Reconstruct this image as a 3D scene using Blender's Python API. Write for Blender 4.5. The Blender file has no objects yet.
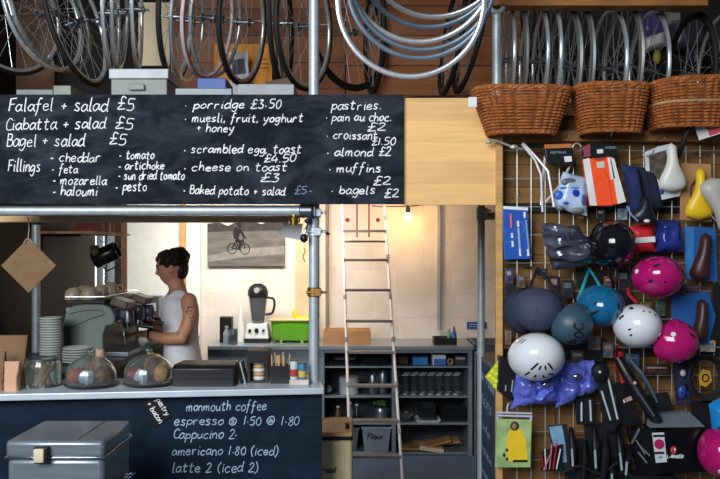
import bpy, math, random
from mathutils import Vector, Matrix, noise
random.seed(7)
PI = math.pi
SC = bpy.context.scene
COL = SC.collection
EYE, HOR, F = 1.6, 250.0, 800.0

# ---------------------------------------------------------------- camera, sky, lights, exposure
cd = bpy.data.cameras.new('camera'); cam = bpy.data.objects.new('camera', cd); COL.objects.link(cam)
cam.location = (0, 0, EYE); cam.rotation_euler = (PI/2, 0, 0)
cd.sensor_width = 36; cd.lens = 40; cd.shift_y = (HOR-239.5)/720; cd.clip_end = 100
SC.camera = cam
w = bpy.data.worlds.new('overcast_sky'); SC.world = w; w.use_nodes = True
wb = w.node_tree.nodes['Background']; wb.inputs[0].default_value = (0.62, 0.78, 1.0, 1); wb.inputs[1].default_value = 0.11
def area(name, loc, target, sx, sy, power, col, spread=180):
    d = bpy.data.lights.new(name, 'AREA'); d.shape = 'RECTANGLE'; d.size = sx; d.size_y = sy; d.energy = power; d.color = col
    o = bpy.data.objects.new(name, d); COL.objects.link(o); o.location = loc
    d.spread = math.radians(spread); o.rotation_euler = (Vector(target)-Vector(loc)).to_track_quat('-Z', 'Y').to_euler()
    return o
area('street_daylight', (-2.3, -1.3, 3.35), (-0.5, 3.7, 1.9), 3.4, 2.4, 165, (0.94, 0.97, 1.0), 115)      # open shop front behind the viewer
area('window_daylight', (-2.95, 8.3, 1.7), (-1.95, 8.3, 1.7), 3.6, 1.7, 90, (0.95, 0.98, 1.0))        # through the window in the left wall
area('added_kitchen_fill', (-0.85, 5.95, 2.215), (-0.85, 6.75, 1.0), 1.5, 0.5, 48, (1.0, 0.96, 0.90), 140)   # added lamp without a fixture, brightens the back wall
area('added_doorway_fill', (0.55, 6.1, 2.215), (0.55, 6.75, 1.2), 0.7, 0.4, 3.2, (1.0, 0.95, 0.88), 140)  # weaker added lamp, also without a fixture, for the wall behind the doorway
vs = SC.view_settings; vs.view_transform = 'Standard'; vs.look = 'None'; vs.gamma = 1; vs.use_curve_mapping = False; vs.exposure = 0.0
SC.cycles.max_bounces = 8; SC.cycles.transparent_max_bounces = 32

# ---------------------------------------------------------------- helpers
def P(px, py, Y): return Vector(((px-360)*Y/F, Y, EYE-(py-HOR)*Y/F))
def lin(c): return tuple(((x/255)/12.92 if x/255 <= .04045 else ((x/255+.055)/1.055)**2.4) for x in c)
MATS = {}
def M(name, rgb, rough=.6, metal=0, var=.12, scale=12, bump=0, stretch=(1,1,1), trans=0, coat=0, ior=1.45, alpha=1, detail=4):
    if name in MATS: return MATS[name]
    m = bpy.data.materials.new(name); m.use_nodes = True; nt = m.node_tree; b = nt.nodes['Principled BSDF']
    c = lin(rgb)
    tc = nt.nodes.new('ShaderNodeTexCoord'); mp = nt.nodes.new('ShaderNodeMapping'); mp.inputs['Scale'].default_value = stretch
    nz = nt.nodes.new('ShaderNodeTexNoise'); nz.inputs['Scale'].default_value = scale; nz.inputs['Detail'].default_value = detail
    cr = nt.nodes.new('ShaderNodeValToRGB')
    cr.color_ramp.elements[0].position = .3; cr.color_ramp.elements[1].position = .7
    cr.color_ramp.elements[0].color = tuple(x*(1-var) for x in c)+(1,); cr.color_ramp.elements[1].color = tuple(min(1, x*(1+var)) for x in c)+(1,)
    L = nt.links.new
    L(tc.outputs['Object'], mp.inputs[0]); L(mp.outputs[0], nz.inputs['Vector']); L(nz.outputs['Fac'], cr.inputs[0]); L(cr.outputs[0], b.inputs['Base Color'])
    b.inputs['Roughness'].default_value = rough; b.inputs['Metallic'].default_value = metal
    b.inputs['Transmission Weight'].default_value = trans; b.inputs['Coat Weight'].default_value = coat; b.inputs['IOR'].default_value = ior
    b.inputs['Alpha'].default_value = alpha
    if bump:
        bp = nt.nodes.new('ShaderNodeBump'); bp.inputs['Strength'].default_value = bump; bp.inputs['Distance'].default_value = .01
        L(nz.outputs['Fac'], bp.inputs['Height']); L(bp.outputs[0], b.inputs['Normal'])
    MATS[name] = m; return m
def Memit(name, rgb, s):
    m = bpy.data.materials.new(name); m.use_nodes = True; b = m.node_tree.nodes['Principled BSDF']
    b.inputs['Base Color'].default_value = lin(rgb)+(1,); b.inputs['Emission Color'].default_value = lin(rgb)+(1,); b.inputs['Emission Strength'].default_value = s
    return m
def Mplank(name, rgb, axis='z', width=.12, dark=.35, var=.3, rough=.7):
    """boards: dark joint every `width` across `axis`, grain along the other way"""
    m = bpy.data.materials.new(name); m.use_nodes = True; nt = m.node_tree; b = nt.nodes['Principled BSDF']; L = nt.links.new; N = nt.nodes.new
    tc = N('ShaderNodeTexCoord'); sp = N('ShaderNodeSeparateXYZ'); L(tc.outputs['Object'], sp.inputs[0])
    src = sp.outputs['XYZ'.index(axis.upper())]
    dv = N('ShaderNodeMath'); dv.operation = 'DIVIDE'; dv.inputs[1].default_value = width; L(src, dv.inputs[0])
    fr = N('ShaderNodeMath'); fr.operation = 'FRACT'; L(dv.outputs[0], fr.inputs[0])
    fl = N('ShaderNodeMath'); fl.operation = 'FLOOR'; L(dv.outputs[0], fl.inputs[0])
    wn = N('ShaderNodeTexWhiteNoise'); wn.noise_dimensions = '1D'; L(fl.outputs[0], wn.inputs['W'])
    mp = N('ShaderNodeMapping'); mp.inputs['Scale'].default_value = tuple(18 if a == axis else 1.5 for a in 'xyz'); L(tc.outputs['Object'], mp.inputs[0])
    nz = N('ShaderNodeTexNoise'); nz.inputs['Scale'].default_value = 2.2; nz.inputs['Detail'].default_value = 6; nz.inputs['Distortion'].default_value = .6; L(mp.outputs[0], nz.inputs['Vector'])
    ad = N('ShaderNodeMath'); ad.operation = 'MULTIPLY_ADD'; ad.inputs[1].default_value = .35; L(wn.outputs[0], ad.inputs[0]); L(nz.outputs['Fac'], ad.inputs[2])
    cr = N('ShaderNodeValToRGB'); c = lin(rgb); cr.color_ramp.elements[0].position = .35; cr.color_ramp.elements[1].position = .95
    cr.color_ramp.elements[0].color = tuple(x*(1-var) for x in c)+(1,); cr.color_ramp.elements[1].color = tuple(min(1, x*(1+var)) for x in c)+(1,)
    L(ad.outputs[0], cr.inputs[0])
    jt = N('ShaderNodeMath'); jt.operation = 'LESS_THAN'; jt.inputs[1].default_value = .045; L(fr.outputs[0], jt.inputs[0])
    mx = N('ShaderNodeMix'); mx.data_type = 'RGBA'; L(jt.outputs[0], mx.inputs[0]); L(cr.outputs[0], mx.inputs[6]); mx.inputs[7].default_value = tuple(x*dark for x in c)+(1,)
    L(mx.outputs[2], b.inputs['Base Color']); b.inputs['Roughness'].default_value = rough
    MATS[name] = m; return m
def Mblock(name, rgb):
    m = bpy.data.materials.new(name); m.use_nodes = True; nt = m.node_tree; b = nt.nodes['Principled BSDF']; L = nt.links.new; N = nt.nodes.new
    tc = N('ShaderNodeTexCoord'); mp = N('ShaderNodeMapping'); mp.inputs['Rotation'].default_value = (PI/2, 0, 0); L(tc.outputs['Object'], mp.inputs[0])
    mp.inputs['Location'].default_value = (.12, 0, 0)
    br = N('ShaderNodeTexBrick'); br.inputs['Scale'].default_value = 1; br.inputs['Brick Width'].default_value = .44; br.inputs['Row Height'].default_value = .205
    br.inputs['Mortar Size'].default_value = .006; br.inputs['Mortar Smooth'].default_value = .4
    c = lin(rgb)
    br.inputs['Color1'].default_value = c+(1,); br.inputs['Color2'].default_value = tuple(x*.93 for x in c)+(1,); br.inputs['Mortar'].default_value = tuple(x*.90 for x in c)+(1,)
    L(mp.outputs[0], br.inputs['Vector'])
    nz = N('ShaderNodeTexNoise'); nz.inputs['Scale'].default_value = 5; nz.inputs['Detail'].default_value = 8; L(tc.outputs['Object'], nz.inputs['Vector'])
    cr = N('ShaderNodeValToRGB'); cr.color_ramp.elements[0].color = (.88, .865, .84, 1); cr.color_ramp.elements[1].color = (1, 1, 1, 1); cr.color_ramp.elements[0].position = .35; cr.color_ramp.elements[1].position = .6; L(nz.outputs['Fac'], cr.inputs[0])
    mx = N('ShaderNodeMix'); mx.data_type = 'RGBA'; mx.blend_type = 'MULTIPLY'; mx.inputs[0].default_value = 1; L(br.outputs['Color'], mx.inputs[6]); L(cr.outputs[0], mx.inputs[7])
    L(mx.outputs[2], b.inputs['Base Color']); b.inputs['Roughness'].default_value = .75
    n2 = N('ShaderNodeTexNoise'); n2.inputs['Scale'].default_value = 90; L(tc.outputs['Object'], n2.inputs['Vector'])
    ma = N('ShaderNodeMath'); ma.operation = 'MULTIPLY_ADD'; ma.inputs[1].default_value = -1.2; L(br.outputs['Fac'], ma.inputs[0]); L(n2.outputs['Fac'], ma.inputs[2])
    bp = N('ShaderNodeBump'); bp.inputs['Strength'].default_value = .3; bp.inputs['Distance'].default_value = .005; L(ma.outputs[0], bp.inputs['Height']); L(bp.outputs[0], b.inputs['Normal'])
    MATS[name] = m; return m
def Mchalk(name, rgb, k1=3.2, k2=.025):
    """chalkboard: dark paint, wiped chalk smears"""
    m = bpy.data.materials.new(name); m.use_nodes = True; nt = m.node_tree; b = nt.nodes['Principled BSDF']; L = nt.links.new; N = nt.nodes.new
    tc = N('ShaderNodeTexCoord'); mp = N('ShaderNodeMapping'); mp.inputs['Scale'].default_value = (1.6, 1, 3.4); mp.inputs['Rotation'].default_value = (0, .5, 0); L(tc.outputs['Object'], mp.inputs[0])
    nz = N('ShaderNodeTexNoise'); nz.inputs['Scale'].default_value = 2.6; nz.inputs['Detail'].default_value = 7; nz.inputs['Distortion'].default_value = 1.4; nz.inputs['Roughness'].default_value = .62; L(mp.outputs[0], nz.inputs['Vector'])
    cr = N('ShaderNodeValToRGB'); c = lin(rgb); e = cr.color_ramp.elements
    e[0].position = .42; e[0].color = c+(1,); e[1].position = .8; e[1].color = tuple(min(1, x*k1+k2) for x in c)+(1,)
    L(nz.outputs['Fac'], cr.inputs[0]); L(cr.outputs[0], b.inputs['Base Color']); b.inputs['Roughness'].default_value = .75; b.inputs['Specular IOR Level'].default_value = .15
    MATS[name] = m; return m

class MB:
    def __init__(s): s.v = []; s.f = []
    def add(s, vs, fs):
        o = len(s.v); s.v += [Vector(x) for x in vs]; s.f += [tuple(i+o for i in f) for f in fs]; return s
    def box(s, c, d, R=None):
        c = Vector(c); h = Vector(d)/2; vs = []
        for x in (-1, 1):
            for y in (-1, 1):
                for z in (-1, 1):
                    q = Vector((x*h.x, y*h.y, z*h.z)); vs.append(c+(R @ q if R else q))
        return s.add(vs, [(0,1,3,2),(4,6,7,5),(0,4,5,1),(2,3,7,6),(0,2,6,4),(1,5,7,3)])
    def bb(s, a, b): a = Vector(a); b = Vector(b); return s.box((a+b)/2, [abs(x) for x in (b-a)])
    def loft(s, rings, caps=True, closed=False):
        n = len(rings[0]); vs = [p for r in rings for p in r]; fs = []
        m = len(rings)
        for i in range(m if closed else m-1):
            j = (i+1) % m
            for k in range(n):
                fs.append((i*n+k, i*n+(k+1) % n, j*n+(k+1) % n, j*n+k))
        if caps and not closed: fs += [tuple(range(n))[::-1], tuple((m-1)*n+k for k in range(n))]
        return s.add(vs, fs)
    def tube(s, pts, r, n=8, closed=False, flat=1.0, up=None):
        pts = [Vector(p) for p in pts]; m = len(pts); rs = r if isinstance(r, (list, tuple)) else [r]*m
        tg = []
        for i in range(m):
            a = pts[(i-1) % m] if (closed or i) else pts[i]; b = pts[(i+1) % m] if (closed or i < m-1) else pts[i]
            t = (b-a); tg.append(t.normalized() if t.length > 1e-9 else Vector((0, 0, 1)))
        u = Vector(up) if up else (Vector((0, 0, 1)) if abs(tg[0].z) < .9 else Vector((1, 0, 0)))
        rings = []
        for i in range(m):
            t = tg[i]; u = (u-t*u.dot(t)); u = u.normalized() if u.length > 1e-6 else t.orthogonal().normalized(); vv = t.cross(u)
            rings.append([pts[i]+(u*math.cos(2*PI*k/n)*flat+vv*math.sin(2*PI*k/n))*rs[i] for k in range(n)])
        return s.loft(rings, closed=closed)
    def ell(s, c, r, nu=20, nv=12, R=None, fn=None):
        c = Vector(c); r = r if isinstance(r, (list, tuple)) else (r, r, r); vs = []; fs = []
        for j in range(1, nv):
            t = PI*j/nv
            for i in range(nu):
                p = 2*PI*i/nu; d = Vector((math.sin(t)*math.cos(p), math.sin(t)*math.sin(p), math.cos(t))); q = Vector((d.x*r[0], d.y*r[1], d.z*r[2]))
                if fn: q = fn(q, d)
                vs.append(c+(R @ q if R else q))
        for s_ in (1, -1):
            d = Vector((0, 0, s_)); q = Vector((0, 0, s_*r[2]))
            if fn: q = fn(q, d)
            vs.append(c+(R @ q if R else q))
        T, B = len(vs)-2, len(vs)-1
        for j in range(nv-2):
            for i in range(nu): fs.append((j*nu+i, (j+1)*nu+i, (j+1)*nu+(i+1) % nu, j*nu+(i+1) % nu))
        for i in range(nu): fs += [(T, i, (i+1) % nu), (B, (nv-2)*nu+(i+1) % nu, (nv-2)*nu+i)]
        return s.add(vs, fs)
    def lathe(s, prof, c=(0,0,0), n=24, R=None, caps=True):
        c = Vector(c); rings = []
        for r, z in prof:
            ring = []
            for k in range(n):
                q = Vector((r*math.cos(2*PI*k/n), r*math.sin(2*PI*k/n), z)); ring.append(c+(R @ q if R else q))
            rings.append(ring)
        return s.loft(rings, caps)
    def ring(s, prof, c=(0,0,0), n=48, R=None):
        """closed profile turned about local X"""
        c = Vector(c); rings = []
        for k in range(n):
            a = 2*PI*k/n; ring = []
            for r, x in prof:
                q = Vector((x, r*math.cos(a), r*math.sin(a))); ring.append(c+(R @ q if R else q))
            rings.append(ring)
        return s.loft(rings, closed=True)
    def prism(s, front, d):
        d = Vector(d); n = len(front); a = [Vector(p) for p in front]; b = [p+d for p in a]
        return s.add(a+b, [tuple(range(n)), tuple(range(2*n-1, n-1, -1))]+[(i, n+i, n+(i+1) % n, (i+1) % n) for i in range(n)])
    def pillow(s, q, t, nu=14, nv=14, amp=.01, fr=18, seed=0, back=.3, st=(1,1,1)):
        """puffy closed sheet on corner points q (tl, tr, br, bl); t = thickness towards -Y"""
        q = [Vector(p) for p in q]; vs = []; fs = []
        for side in (0, 1):
            for j in range(nv+1):
                for i in range(nu+1):
                    u, v = i/nu, j/nv; p = (q[0]*(1-u)+q[1]*u)*(1-v)+(q[3]*(1-u)+q[2]*u)*v
                    e = min(1, 4.2*min(u, 1-u)+.0)**.6*min(1, 4.2*min(v, 1-v))**.6
                    nn = noise.noise_vector(Vector((p.x*st[0], p.y*st[1], p.z*st[2]))*fr+Vector((seed*7.1, seed, 0)))
                    p = p+Vector((nn.x*amp*.6, 0, nn.z*amp*.6))
                    p.y += (-(t*e)+nn.y*amp*(.3+e)) if side == 0 else (t*back*e)
                    vs.append(p)
        W = nu+1; O = W*(nv+1)
        for j in range(nv):
            for i in range(nu):
                a = j*W+i; fs.append((a, a+W, a+W+1, a+1)); fs.append((O+a, O+a+1, O+a+W+1, O+a+W))
        edge = [i for i in range(nu)]+[j*W+nu for j in range(nv)]+[nv*W+i for i in range(nu, 0, -1)]+[j*W for j in range(nv, 0, -1)]
        for k in range(len(edge)):
            a, b = edge[k], edge[(k+1) % len(edge)]; fs.append((a, b, O+b, O+a))
        return s.add(vs, fs)
    def build(s, name, mat, parent=None, loc=None, smooth=True, bevel=0, label=None, sub=0, stuff=False, kind=None, ang=40):
        org = ORG.get(parent.name, Vector()) if parent else (Vector(loc) if loc is not None else Vector())
        me = bpy.data.meshes.new(name); me.from_pydata([tuple(p-org) for p in s.v], [], s.f); me.update()
        me.materials.append(mat)
        o = bpy.data.objects.new(name, me); COL.objects.link(o); ORG[o.name] = org
        import bmesh
        bm = bmesh.new(); bm.from_mesh(me); bmesh.ops.recalc_face_normals(bm, faces=bm.faces); bm.to_mesh(me); bm.free()
        if parent: o.parent = parent
        else: o.location = org
        if smooth:
            for p in me.polygons: p.use_smooth = True
            if hasattr(me, 'set_sharp_from_angle'): me.set_sharp_from_angle(angle=math.radians(ang))
        if bevel:
            b = o.modifiers.new('bevel', 'BEVEL'); b.width = bevel; b.segments = 2; b.limit_method = 'ANGLE'
        if sub:
            b = o.modifiers.new('subd', 'SUBSURF'); b.levels = sub; b.render_levels = sub
        if label: o['label'] = label
        if stuff: o['kind'] = 'stuff'
        if kind: o['kind'] = kind
        return o
ORG = {}
def thing(name, label, cat, loc=(0,0,0), group=None):
    o = bpy.data.objects.new(name, None); COL.objects.link(o); o.location = loc; ORG[o.name] = Vector(loc); o.empty_display_size = .05
    o['label'] = label; o['category'] = cat
    if group: o['group'] = group
    return o
def tag(o, label, cat, group=None):
    o['label'] = label; o['category'] = cat
    if group: o['group'] = group
    return o
def struct(o): o['kind'] = 'structure'; return o
def dup(root, label=None, group=None, loc=None):
    r = root.copy(); COL.objects.link(r)
    if label: r['label'] = label
    if group: r['group'] = group
    if loc is not None: r.location = loc
    for ch in list(root.children):
        c = ch.copy(); COL.objects.link(c); c.parent = r
        for g in list(ch.children):
            d = g.copy(); COL.objects.link(d); d.parent = c
    return r
def Rz(d): return Matrix.Rotation(math.radians(d), 3, 'Z')
def Ry(d): return Matrix.Rotation(math.radians(d), 3, 'Y')
def Rx(d): return Matrix.Rotation(math.radians(d), 3, 'X')
def card(px0, py0, px1, py1, Y, t=.012, rot=0):
    """flat upright box seen between two image corners at depth Y (front face)"""
    a = P(px0, py0, Y); b = P(px1, py1, Y); c = (a+b)/2; c.y += t/2
    return MB().box(c, (abs(b.x-a.x), t, abs(b.z-a.z)), Ry(rot) if rot else None)
def line(pts, n=6):
    """smooth curve through points (Catmull-Rom)"""
    pts = [Vector(p) for p in pts]
    if len(pts) < 3: return pts
    out = []; q = [pts[0]]+pts+[pts[-1]]
    for i in range(1, len(q)-2):
        for k in range(n):
            t = k/n; a, b, c, d = q[i-1], q[i], q[i+1], q[i+2]
            out.append(.5*((2*b)+(c-a)*t+(2*a-5*b+4*c-d)*t*t+(3*b-a-3*c+d)*t*t*t))
    return out+[pts[-1]]

# single-stroke hand lettering: x-height 1, ascender 1.8, descender -.7
GL = {
'a':'.75,.8 .4,1 .05,.55 .15,.1 .42,.05 .72,.5|.78,1 .72,.35 .95,0','b':'.1,1.8 .1,.1|.1,.6 .45,1 .78,.6 .6,.08 .1,.1','c':'.75,.85 .4,1 .05,.5 .3,0 .75,.15',
'd':'.75,.8 .4,1 .05,.55 .15,.1 .42,.02 .75,.4|.82,1.8 .75,.35 .92,0','e':'.1,.5 .7,.6 .5,1 .1,.75 .12,.2 .4,0 .78,.18','f':'.75,1.65 .5,1.8 .35,1.3 .3,.2 .15,-.55|.05,.9 .65,.95',
'g':'.75,.8 .4,1 .05,.6 .2,.15 .45,.15 .75,.6|.8,1 .72,-.1 .45,-.65 .05,-.45','h':'.12,1.8 .1,0|.1,.5 .4,.98 .68,.7 .7,0','i':'.2,.95 .18,.05 .3,0|.22,1.35 .25,1.42','k':'.12,1.8 .1,0|.65,.95 .12,.4|.3,.55 .7,0',
'l':'.2,1.8 .15,.15 .35,0','m':'.05,.95 .08,0|.08,.5 .32,.98 .48,.7 .48,0|.48,.5 .75,.98 .92,.7 .95,.05 1.05,0','n':'.1,.95 .1,0|.1,.5 .4,.98 .68,.7 .7,.05 .82,0','o':'.45,1 .08,.65 .15,.12 .45,0 .75,.4 .65,.9 .4,1',
'p':'.12,1 .05,-.7|.1,.6 .45,1 .78,.65 .55,.1 .1,.15','r':'.1,.95 .1,0|.1,.55 .35,.95 .65,.9','s':'.68,.9 .35,1 .15,.75 .6,.35 .5,.02 .05,.1','t':'.35,1.6 .28,.2 .5,0 .65,.1|.02,1.05 .68,1.1',
'u':'.1,.95 .1,.25 .35,0 .65,.35|.72,.95 .68,.2 .88,0','v':'.05,.95 .35,0 .7,1','w':'.05,.95 .25,0 .5,.7 .72,0 1,.95','y':'.1,.95 .2,.4 .5,.3|.78,1 .55,0 .15,-.65','z':'.08,.92 .7,.95 .1,.05 .75,.05','j':'.4,.95 .35,-.3 .05,-.6|.42,1.35 .44,1.4','x':'.1,.95 .7,0|.7,.95 .1,0','q':'.75,.8 .4,1 .05,.55 .2,.05 .5,.1 .75,.5|.78,1 .75,-.7',
'F':'.15,1.7 .12,0|.1,1.7 .9,1.75|.12,.9 .7,.95','C':'.9,1.5 .5,1.75 .1,1.1 .2,.25 .55,0 .95,.2','B':'.15,1.7 .12,0|.12,1.65 .65,1.6 .65,1.05 .15,.92 .8,.75 .75,.1 .1,0','P':'.15,1.7 .12,0|.12,1.65 .75,1.6 .75,1 .15,.85','T':'.0,1.7 .95,1.7|.5,1.7 .48,0','E':'.85,1.7 .1,1.7 .1,0 .9,0|.1,.9 .7,.9','A':'.0,0 .45,1.7 .95,0|.2,.6 .75,.6','I':'.2,1.7 .2,0','R':'.15,1.7 .12,0|.12,1.65 .7,1.6 .7,1 .15,.85|.4,.85 .85,0','K':'.15,1.7 .12,0|.8,1.7 .15,.8 .85,0','S':'.8,1.5 .4,1.75 .15,1.3 .75,.6 .5,0 .05,.25','O':'.5,1.7 .1,1.1 .2,.2 .5,0 .9,.6 .8,1.4 .5,1.7','H':'.12,1.7 .1,0|.8,1.7 .8,0|.1,.85 .8,.85','D':'.15,1.7 .12,0|.12,1.7 .7,1.4 .85,.6 .5,.05 .12,0','G':'.9,1.5 .5,1.75 .1,1.1 .2,.25 .6,0 .9,.7 .55,.7','L':'.15,1.7 .12,0 .8,0','N':'.1,0 .12,1.7 .8,0 .82,1.7','M':'.05,0 .12,1.7 .5,.5 .88,1.7 .95,0','Z':'.08,1.7 .85,1.7 .05,0 .9,0',
'£':'.85,1.5 .55,1.75 .35,1.4 .45,.6 .1,0 .9,.05|.1,.8 .75,.85','1':'.3,1.65 .2,0','2':'.08,1.35 .4,1.7 .7,1.3 .4,.6 .05,.05 .85,.05','3':'.1,1.6 .6,1.65 .3,1 .7,.65 .5,.05 .05,.15','4':'.5,1.7 .05,.6 .85,.6|.65,1.1 .6,0','5':'.75,1.65 .2,1.65 .15,1 .6,.95 .72,.4 .4,0 .05,.1','8':'.5,.9 .15,1.3 .45,1.7 .7,1.35 .15,.45 .4,0 .75,.4 .5,.9','0':'.45,1.65 .1,1.1 .15,.25 .45,0 .75,.5 .7,1.3 .45,1.65',
'+':'.1,.7 .75,.72|.42,1.1 .4,.3','-':'.1,.55 .5,.58','.':'.15,0 .2,.06 .15,.1','·':'.15,.5 .24,.56 .15,.62','*':'.1,.5 .24,.5 .24,.66 .1,.64 .1,.5',',':'.2,.1 .08,-.3','(':'.45,1.9 .12,1.1 .15,.2 .45,-.35',')':'.1,1.9 .42,1.1 .4,.2 .1,-.35','@':'.72,.75 .45,1 .28,.6 .5,.35 .75,.75 .85,.4 1.1,.8 .8,1.45 .3,1.4 0,.7 .3,.05 .9,.1','$':'.75,1.0 .5,1.1 .4,.8 .75,.55 .55,.3 .3,.4|.55,1.45 .1,1.1 .1,.3 .5,-.05 1,.2 1.05,1 .55,1.45'}
WID = {'i':.38,'l':.42,'m':1.15,'w':1.1,' ':.6,'.':.3,'·':.4,'*':.4,',':.3,'1':.42,'I':.4,'@':1.2,'$':1.2,'-':.6,'(':.55,')':.55,'j':.55}
def chalk(text, x0, x1, base, xh, mapfn, parent, mat, rise=0, th=.62, rnd=.06, name='chalk_lettering', lab=None, slant=.12):
    """handwritten line between image columns x0..x1 on the baseline row; mapfn turns (col,row,lift) into the board's surface"""
    tot = sum(WID.get(c, .82)+.12 for c in text); sx = (x1-x0)/tot; cx = 0; mb = MB(); rg = random.Random(text)
    for c in text:
        jx, jy, js = rg.uniform(-.05, .05), rg.uniform(-.08, .08), rg.uniform(.92, 1.1)
        for st in GL.get(c, '').split('|'):
            if not st: continue
            pts = [tuple(map(float, q.split(','))) for q in st.split()]
            pts = [(a+rg.uniform(-rnd, rnd)*.6, b*js+rg.uniform(-rnd, rnd)) for a, b in pts]
            cv = line([Vector((a, b, 0)) for a, b in pts], 4)
            W = [mapfn(x0+(cx+jx+q.x+q.y*slant)*sx, base-(q.y+jy)*xh-rise*((cx+q.x)/tot)) for q in cv]
            mb.tube(W, th*.0050*rg.uniform(.8, 1.15), 5)
        cx += WID.get(c, .82)+.12
    return mb.build(name, mat, parent, label=lab)
# ---------------------------------------------------------------- materials
steel = M('galvanised_steel', (178,190,195), .42, .35, .12, 30)
dsteel = M('brushed_steel', (120,128,136), .35, .9, .15, 20, stretch=(1,1,14))
chrome = M('chrome', (205,208,212), .14, 1, .04)
alu = M('rim_aluminium', (212,216,218), .25, .7, .08, 30)
black = M('black_plastic', (20,21,24), .38, 0, .2)
dull = M('black_rubber', (17,17,18), .7, 0, .25)
chalkw = M('white_chalk', (246,250,252), .9, 0, .12, 60)
chalkdim = M('faint_chalk', (120,140,160), .9, 0, .2, 60)
wood = Mplank('pine_board', (206,165,105), 'z', .3, .8, .18)
woodx = M('pine_timber', (196,152,92), .6, 0, .2, 6, stretch=(1,1,8))
ply = Mplank('plywood_sheet', (230,184,118), 'z', .095, .92, .14, .6)
dwood = Mplank('dark_boarding', (36,27,23), 'y', .14, .3, .3)
brownb = Mplank('brown_boarding', (120,72,38), 'z', .16, .3, .35)
display = Mplank('display_boarding', (128,92,46), 'z', .105, .35, .28)
board = Mchalk('chalkboard_paint', (11,19,28), 3.6, .028)
board2 = Mchalk('counter_chalkboard_paint', (14,30,46), 1.7, .004)
white = M('white_plastic', (225,228,230), .4, 0, .04)
cream = M('cream_paint', (242,224,170), .5, 0, .07)
ceram = M('white_ceramic', (214,218,214), .25, 0, .04)
kraft = M('kraft_paper', (124,96,68), .85, 0, .12, 20, bump=.15)
cardb = M('cardboard', (172,130,84), .85, 0, .14, 10)
glass = M('clear_glass', (235,245,245), .04, 0, .02, trans=.96)
red = M('red_plastic', (190,30,34), .4, 0, .1)
navy = M('navy_fabric', (28,40,84), .8, 0, .25, 25, bump=.2)
wicker = M('willow_wicker', (162,94,44), .5, 0, .4, 40, bump=.3)
wicker2 = M('willow_wicker_dark', (120,66,30), .55, 0, .4, 40, bump=.3)

# ---------------------------------------------------------------- the setting
mf = M('concrete_floor', (78,94,116), .6, 0, .15, 5, bump=.1)
struct(MB().bb((-4,-1.5,-.05), (4,7,0)).build('floor', mf, smooth=False))
struct(MB().bb((-2.1,6.75,0), (2.3,6.9,3.3)).build('wall_back', Mblock('painted_blockwork', (230,219,206)), smooth=False))
lw = MB(); lw.bb((-2.12,3.68,0), (-2,6.04,2.22)); lw.bb((-2.12,6.04,0), (-2,6.62,.98)); lw.bb((-2.12,6.04,1.95), (-2,6.62,2.22)); lw.bb((-2.12,6.62,0), (-2,6.75,2.22))
struct(lw.build('wall_left', dwood, smooth=False))
struct(MB().bb((2.2,3.76,0), (2.3,6.75,2.22)).build('wall_right', M('grey_wall', (190,180,165), .8), smooth=False))
struct(MB().bb((-2.1,3.68,2.22), (2.3,6.75,2.28)).build('ceiling', woodx, smooth=False))
struct(MB().bb((-2.12,3.4,3.3), (2.3,6.9,3.36)).build('ceiling_loft', M('dark_ceiling', (40,36,34), .9), smooth=False))
struct(MB().bb((-2.1,4.82,2.28), (2.3,4.9,3.3)).build('wall_loft', M('dark_loft_wall', (26,22,20), .9), smooth=False))
struct(MB().bb((-2.14,3.68,2.28), (-2.06,4.9,3.3)).build('wall_loft_left', M('dark_loft_wall', (26,22,20), .9), smooth=False))
struct(MB().bb((2.3,3.4,2.28), (2.36,4.9,3.3)).build('wall_loft_right', M('dark_loft_wall', (26,22,20), .9), smooth=False))
struct(MB().bb((.66,3.72,0), (2.3,3.78,2.312)).build('wall_display', display, smooth=False))
wf = struct(MB().bb((-2.08,6.04,.98), (-2.03,6.075,1.95)).bb((-2.08,6.585,.98), (-2.03,6.62,1.95)).bb((-2.08,6.075,.98), (-2.03,6.585,1.01)).bb((-2.08,6.075,1.92), (-2.03,6.585,1.95)).bb((-2.08,6.30,1.01), (-2.03,6.335,1.92)).build('window_1', M('grey_window_frame', (150,158,166), .5), smooth=False))
MB().bb((-2.06,6.075,1.01), (-2.055,6.585,1.92)).build('window_pane', glass, wf, smooth=False)
struct(MB().bb((-1.995,6.70,.0), (-1.34,6.748,2.2)).build('trim_plaster_panel', M('white_plasterboard', (232,232,226), .8, 0, .05, 14), smooth=False))
struct(MB().bb((-1.50,6.66,0), (-1.455,6.70,2.2)).build('trim_timber_stud', woodx, smooth=False))
struct(MB().bb((-1.999,6.69,0), (-1.95,6.745,2.2)).build('trim_corner_post', M('brown_timber', (112,80,56), .7), smooth=False))
x = (337-360)*6.7/F
struct(MB().bb((x-.35,6.71,0), (x-.16,6.749,2.2)).build('trim_pale_stud', M('pale_timber', (210,186,150), .7), smooth=False))
# loft back boards
def loftboard(a, b, t, bt, mat, label, nm='wall_panel'):
    p = P(a, t, 4.8); q = P(b, bt, 4.8); q.z = max(q.z, 2.281)
    o = MB().bb((p.x,4.79,q.z), (q.x,4.82,p.z)).build(nm, mat, smooth=False); tag(o, label, 'panel'); return o
loftboard(6, 55, -30, 120, Mplank('reddish_panel', (112,78,56), 'x', .7, .8, .18), 'brown plywood panel behind the leftmost hanging wheels')
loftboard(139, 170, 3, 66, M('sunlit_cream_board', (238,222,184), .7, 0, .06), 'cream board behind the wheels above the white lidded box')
loftboard(171, 345, -30, 120, brownb, 'brown timber boarding behind the wheels above the breakfast menu')
loftboard(346, 520, -30, 120, Mplank('orange_boarding', (138,84,44), 'z', .18, .3, .3), 'orange brown timber boarding behind the overlapping bare rims')
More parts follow.
